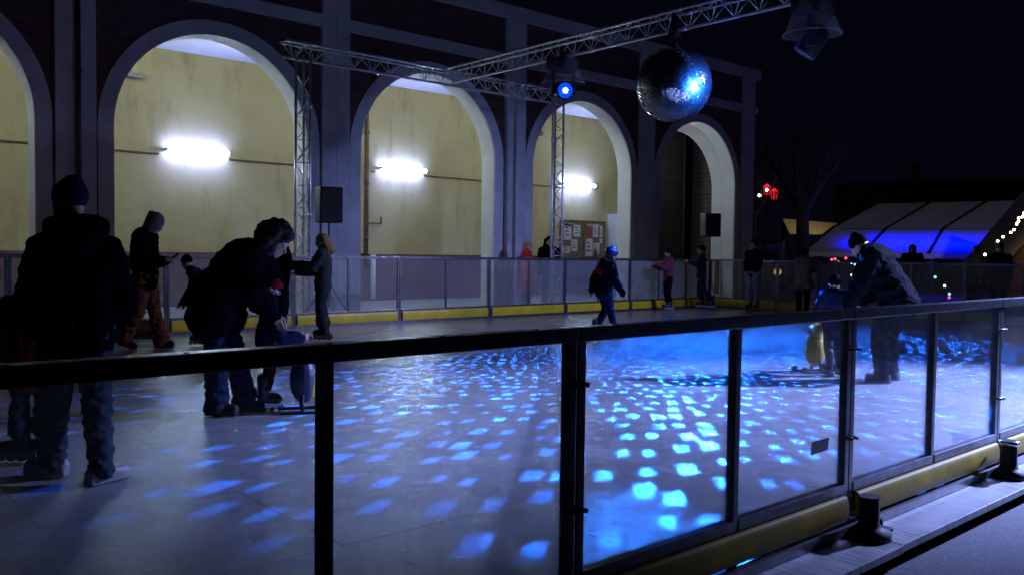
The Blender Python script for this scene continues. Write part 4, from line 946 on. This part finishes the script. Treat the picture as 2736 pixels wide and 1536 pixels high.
fairy('string_lights', 'string of coloured bulbs hanging under the left end of the tent', S1, 'rryrwbyr')
fairy('string_lights', 'short string of green, yellow and red bulbs low behind the end rail', [(25.7, 10.74, 0.82), (25.9, 10.55, 0.57), (26.0, 10.45, 0.34), (26.0, 10.45, 0.24)], 'gygr')
S4 = [(26.56, 8.75, 2.64), (26.53, 8.78, 2.54), (26.45, 8.84, 2.5), (26.45, 8.84, 2.42), (26.41, 8.87, 2.34), (26.35, 8.91, 2.18), (26.28, 8.97, 2.10), (26.12, 9.11, 1.98), (26.0, 9.2, 1.86), (25.72, 9.42, 1.48), (25.67, 9.47, 1.41), (25.59, 9.53, 1.26)]
fairy('string_lights', 'string of warm white bulbs along the edge of the wooden chalet roof', S4, 'k'*12, .032)
# wooden chalet at the right edge
ch = thing('wooden_chalet', 'wooden market chalet with a gable edged in warm bulbs', 'chalet', (0, 0, 0))
d1 = (V(26.56, 8.75, 0)-V(25.59, 9.53, 0)).normalized(); dn = V(-d1.y, d1.x, 0)*-1
e0 = V(25.72, 9.42, 0)+d1*.75+V(.12, .05, 0); ap = e0+d1*2.0
m = MB()
for a_ in (0, .06):
    o_ = dn*-a_
    m.quad(e0+V(0, 0, -.1)+o_, e0+d1*4+V(0, 0, -.1)+o_, e0+d1*4+V(0, 0, 1.35)+o_, e0+V(0, 0, 1.35)+o_)
    m.poly([e0+V(0, 0, 1.35)+o_, e0+d1*4+V(0, 0, 1.35)+o_, ap+V(0, 0, 3.75)+o_])
for i in range(14): m.box(-.008, .008, -.02, .02, -.1, 1.3, Matrix.Translation(e0+d1*(.15+i*.28)-dn*-.0))
m.build('front_wall', M_WOOD, ch)
m = MB()
for s_ in (0, 1):
    lo = (e0-d1*.35+V(0, 0, 1.0)) if s_ == 0 else (e0+d1*4.35+V(0, 0, 1.0)); hi = ap+V(0, 0, 3.85)
    f_ = V(-.75, -.65, 0)*.25; bk_ = V(.75, .65, 0)*3
    for t_ in (0, .07): m.quad(lo+f_+V(0, 0, t_), hi+f_+V(0, 0, t_), hi+bk_+V(0, 0, t_), lo+bk_+V(0, 0, t_))
    m.quad(lo+f_, hi+f_, hi+f_+V(0, 0, .07), lo+f_+V(0, 0, .07))
m.build('roof', M_DKWOOD, ch)
# street lantern with red lit heads
st_l = thing('street_lantern', 'street lantern lit red with two small white lamps', 'street lamp', (30.0, 19.1, -.1))
m = MB(); m.lathe([(.14, 0), (.14, .3), (.07, .5), (.05, 1.2), (.045, 3.55), (.03, 3.6)], 14); m.build('post', M_BLACK, st_l)
for i, (dx, dz) in enumerate(((-.28, .0), (.0, .22), (.28, .05))):
    ex = V(.66*dx, -.75*dx, 0)
    m = MB(); m.path([V(0, 0, 3.45), V(0, 0, 3.5)+ex*.6, V(0, 0, 3.62)+ex], .02); m.build('arm', M_BLACK, st_l)
    m = MB()
    for q in range(4):
        a_ = PI/4+q*PI/2; m.cyl(V(.09*math.cos(a_), .09*math.sin(a_), 3.66+dz)+ex, V(.13*math.cos(a_), .13*math.sin(a_), 3.98+dz)+ex, .012, seg=6)
    m.cyl(V(0, 0, 3.98+dz)+ex, V(0, 0, 4.1+dz)+ex, .15, .03, seg=8); h_ = m.build('lantern_head', emit('red_glow', (1, .02, .03), .9) if i else M_BLACK, st_l)
    if i < 2:
        m = MB(); m.ell(V(0, 0, 3.86+dz)+ex, .06); m.build('lamp', emit('white_lamp', (1, .85, .85), 9), h_)
# pollarded tree
def tree(label, loc, h, seed, r=.32, n=5):
    t = thing('pollarded_tree', label, 'tree', loc, 0, 'bare pollarded trees')
    rn = random.Random(seed); M_BARK = simple('bark', (0.035, 0.03, 0.026), .9, var=.5, scale=7, bstr=.6, bscale=20)
    m = MB(); pts = [V(0, 0, 0), V(.03, 0, h*.25), V(-.04, .03, h*.5)]
    for i, (a, b) in enumerate(zip(pts, pts[1:])): m.cone(a, b, r*(1-.18*i), r*(.82-.1*i))
    fork = pts[-1]; tw = MB()
    for i in range(n):
        a_ = 2*PI*i/n+rn.random(); e1 = fork+V(math.cos(a_)*.5, math.sin(a_)*.5, h*.13); e2 = e1+V(math.cos(a_)*.45+rn.gauss(0, .1), math.sin(a_)*.45, h*(.10+.08*rn.random())); e3 = e2+V(rn.gauss(0, .25)+.2*math.cos(a_), rn.gauss(0, .25)+.2*math.sin(a_), h*.10)
        m.cone(fork, e1, r*.5, r*.36); m.cone(e1, e2, r*.34, r*.27); m.cone(e2, e3, r*.26, r*.22); m.ell(e3, r*.34, r*.34, r*.36); m.ell(e2, r*.32)
        for q in range(34):
            b_ = (e3, e2, e1)[min(2, q//16)]; p1_ = b_+V(rn.gauss(0, .35), rn.gauss(0, .35), rn.uniform(.25, .8)); p2_ = p1_+V(rn.gauss(0, .2), rn.gauss(0, .2), rn.uniform(.1, .5))
            tw.cyl(b_, p1_, .016, .011, 5, False); tw.cyl(p1_, p2_, .011, .005, 5, False)
    bake(m, 'trunk', M_BARK, t, .05, 2, .03, 5); tw.build('crown', M_BARK, t)
tree('bare pollarded tree behind the red lantern', (30.2, 17.6, -.1), 6.1, 4)
tree('bare pollarded tree in the dark left of the tent', (36.5, 24.0, -.1), 6.5, 9, .3)
# dark vehicle with a round orange lamp
van = thing('parked_van', 'dark vehicle with one round orange lamp standing behind the corner of the rink', 'van', (31.9, 20.5, -.1), R(215))
m = MB(); m.box(-2.2, 1.1, -.9, .9, .35, 2.1, bev=.12); m.box(1.0, 2.1, -.88, .88, .35, 1.15, bev=.12); m.build('body', simple('dark_paint', (.03, .03, .04), .3), van)
m = MB(); m.quad((1.08, -.78, 1.2), (1.08, .78, 1.2), (1.115, .72, 1.95), (1.115, -.72, 1.95)); m.build('windscreen', M_LENSD, van)
m = MB(); m.cyl((2.08, .55, .85), (2.115, .55, .85), .15, seg=20); m.build('headlight', emit('orange_lamp', (1, .55, .22), .55), van)
for x_ in (-1.4, 1.4):
    for y_ in (-.82, .82):
        m = MB(); m.cyl((x_, y_-.1, .34), (x_, y_+.1, .34), .34, seg=20); m.build('wheel', M_BLACK, van)
# yellow lit stall awning between tree and tent
stl = thing('market_stall', 'stall with a pale yellow lit awning behind the pollarded tree', 'stall', (38.8, 22.0, -.1), R(-42))
m = MB(); m.quad((-1.3, -.3, 2.55), (1.2, -.3, 2.55), (1.4, .9, 3.15), (-1.3, .9, 3.35)); m.build('awning', simple('yellow_awning', (.55, .48, .22), .7), stl)
for x_ in (-1.25, 1.15):
    m = MB(); m.cyl((x_, -.28, 0), (x_, -.28, 2.55), .04); m.cyl((x_, .88, 0), (x_, .88, 3.1), .04); m.build('stall_post', M_BLACK, stl)
m = MB(); m.box(-1.2, 1.1, -.25, .3, 0, 1.0, bev=.02); m.build('counter', M_DKWOOD, stl)
l = bpy.data.lights.new('stall_lamp', 'POINT'); l.energy = 30; l.color = (1, .75, .4); l.shadow_soft_size = .1
o = bpy.data.objects.new('stall_lamp', l); col.objects.link(o); o.location = (38.0, 21.3, 3.9)
l = bpy.data.lights.new('chalet_lamp', 'POINT'); l.energy = 7; l.color = (1, .6, .25); l.shadow_soft_size = .15
o = bpy.data.objects.new('chalet_lamp', l); col.objects.link(o); o.location = (25.6, 8.4, 2.3)
# dark house in the distance
hs_ = thing('distant_house', 'dark house with a chimney far behind the tent', 'house', (78, 32, -.1), R(-68))
m = MB(); m.box(-9, 9, 0, 8, 0, 5.6); m.build('wall', simple('dark_plaster', (.12, .12, .12), .9), hs_)
m = MB(); m.poly([(-9.4, -.4, 5.5), (9.4, -.4, 5.5), (9.4, 4, 8.6), (-9.4, 4, 8.6)]); m.poly([(-9.4, 8.4, 5.5), (-9.4, 4, 8.6), (9.4, 4, 8.6), (9.4, 8.4, 5.5)]); rf_ = m.build('roof', simple('dark_tiles', (.07, .06, .06), .8), hs_)
m = MB(); m.box(-2.9, -2.1, 3.4, 4.3, 7.9, 10.1, bev=.03); m.box(-3.0, -2.0, 3.3, 4.4, 10.1, 10.25); m.build('chimney', simple('chimney_brick', (.15, .12, .11), .9), rf_)
for x_ in (-6, -2, 2, 6):
    m = MB(); m.box(x_-.5, x_+.5, -.04, .05, 2.6, 4.2); m.build('window', M_LENSD, hs_)
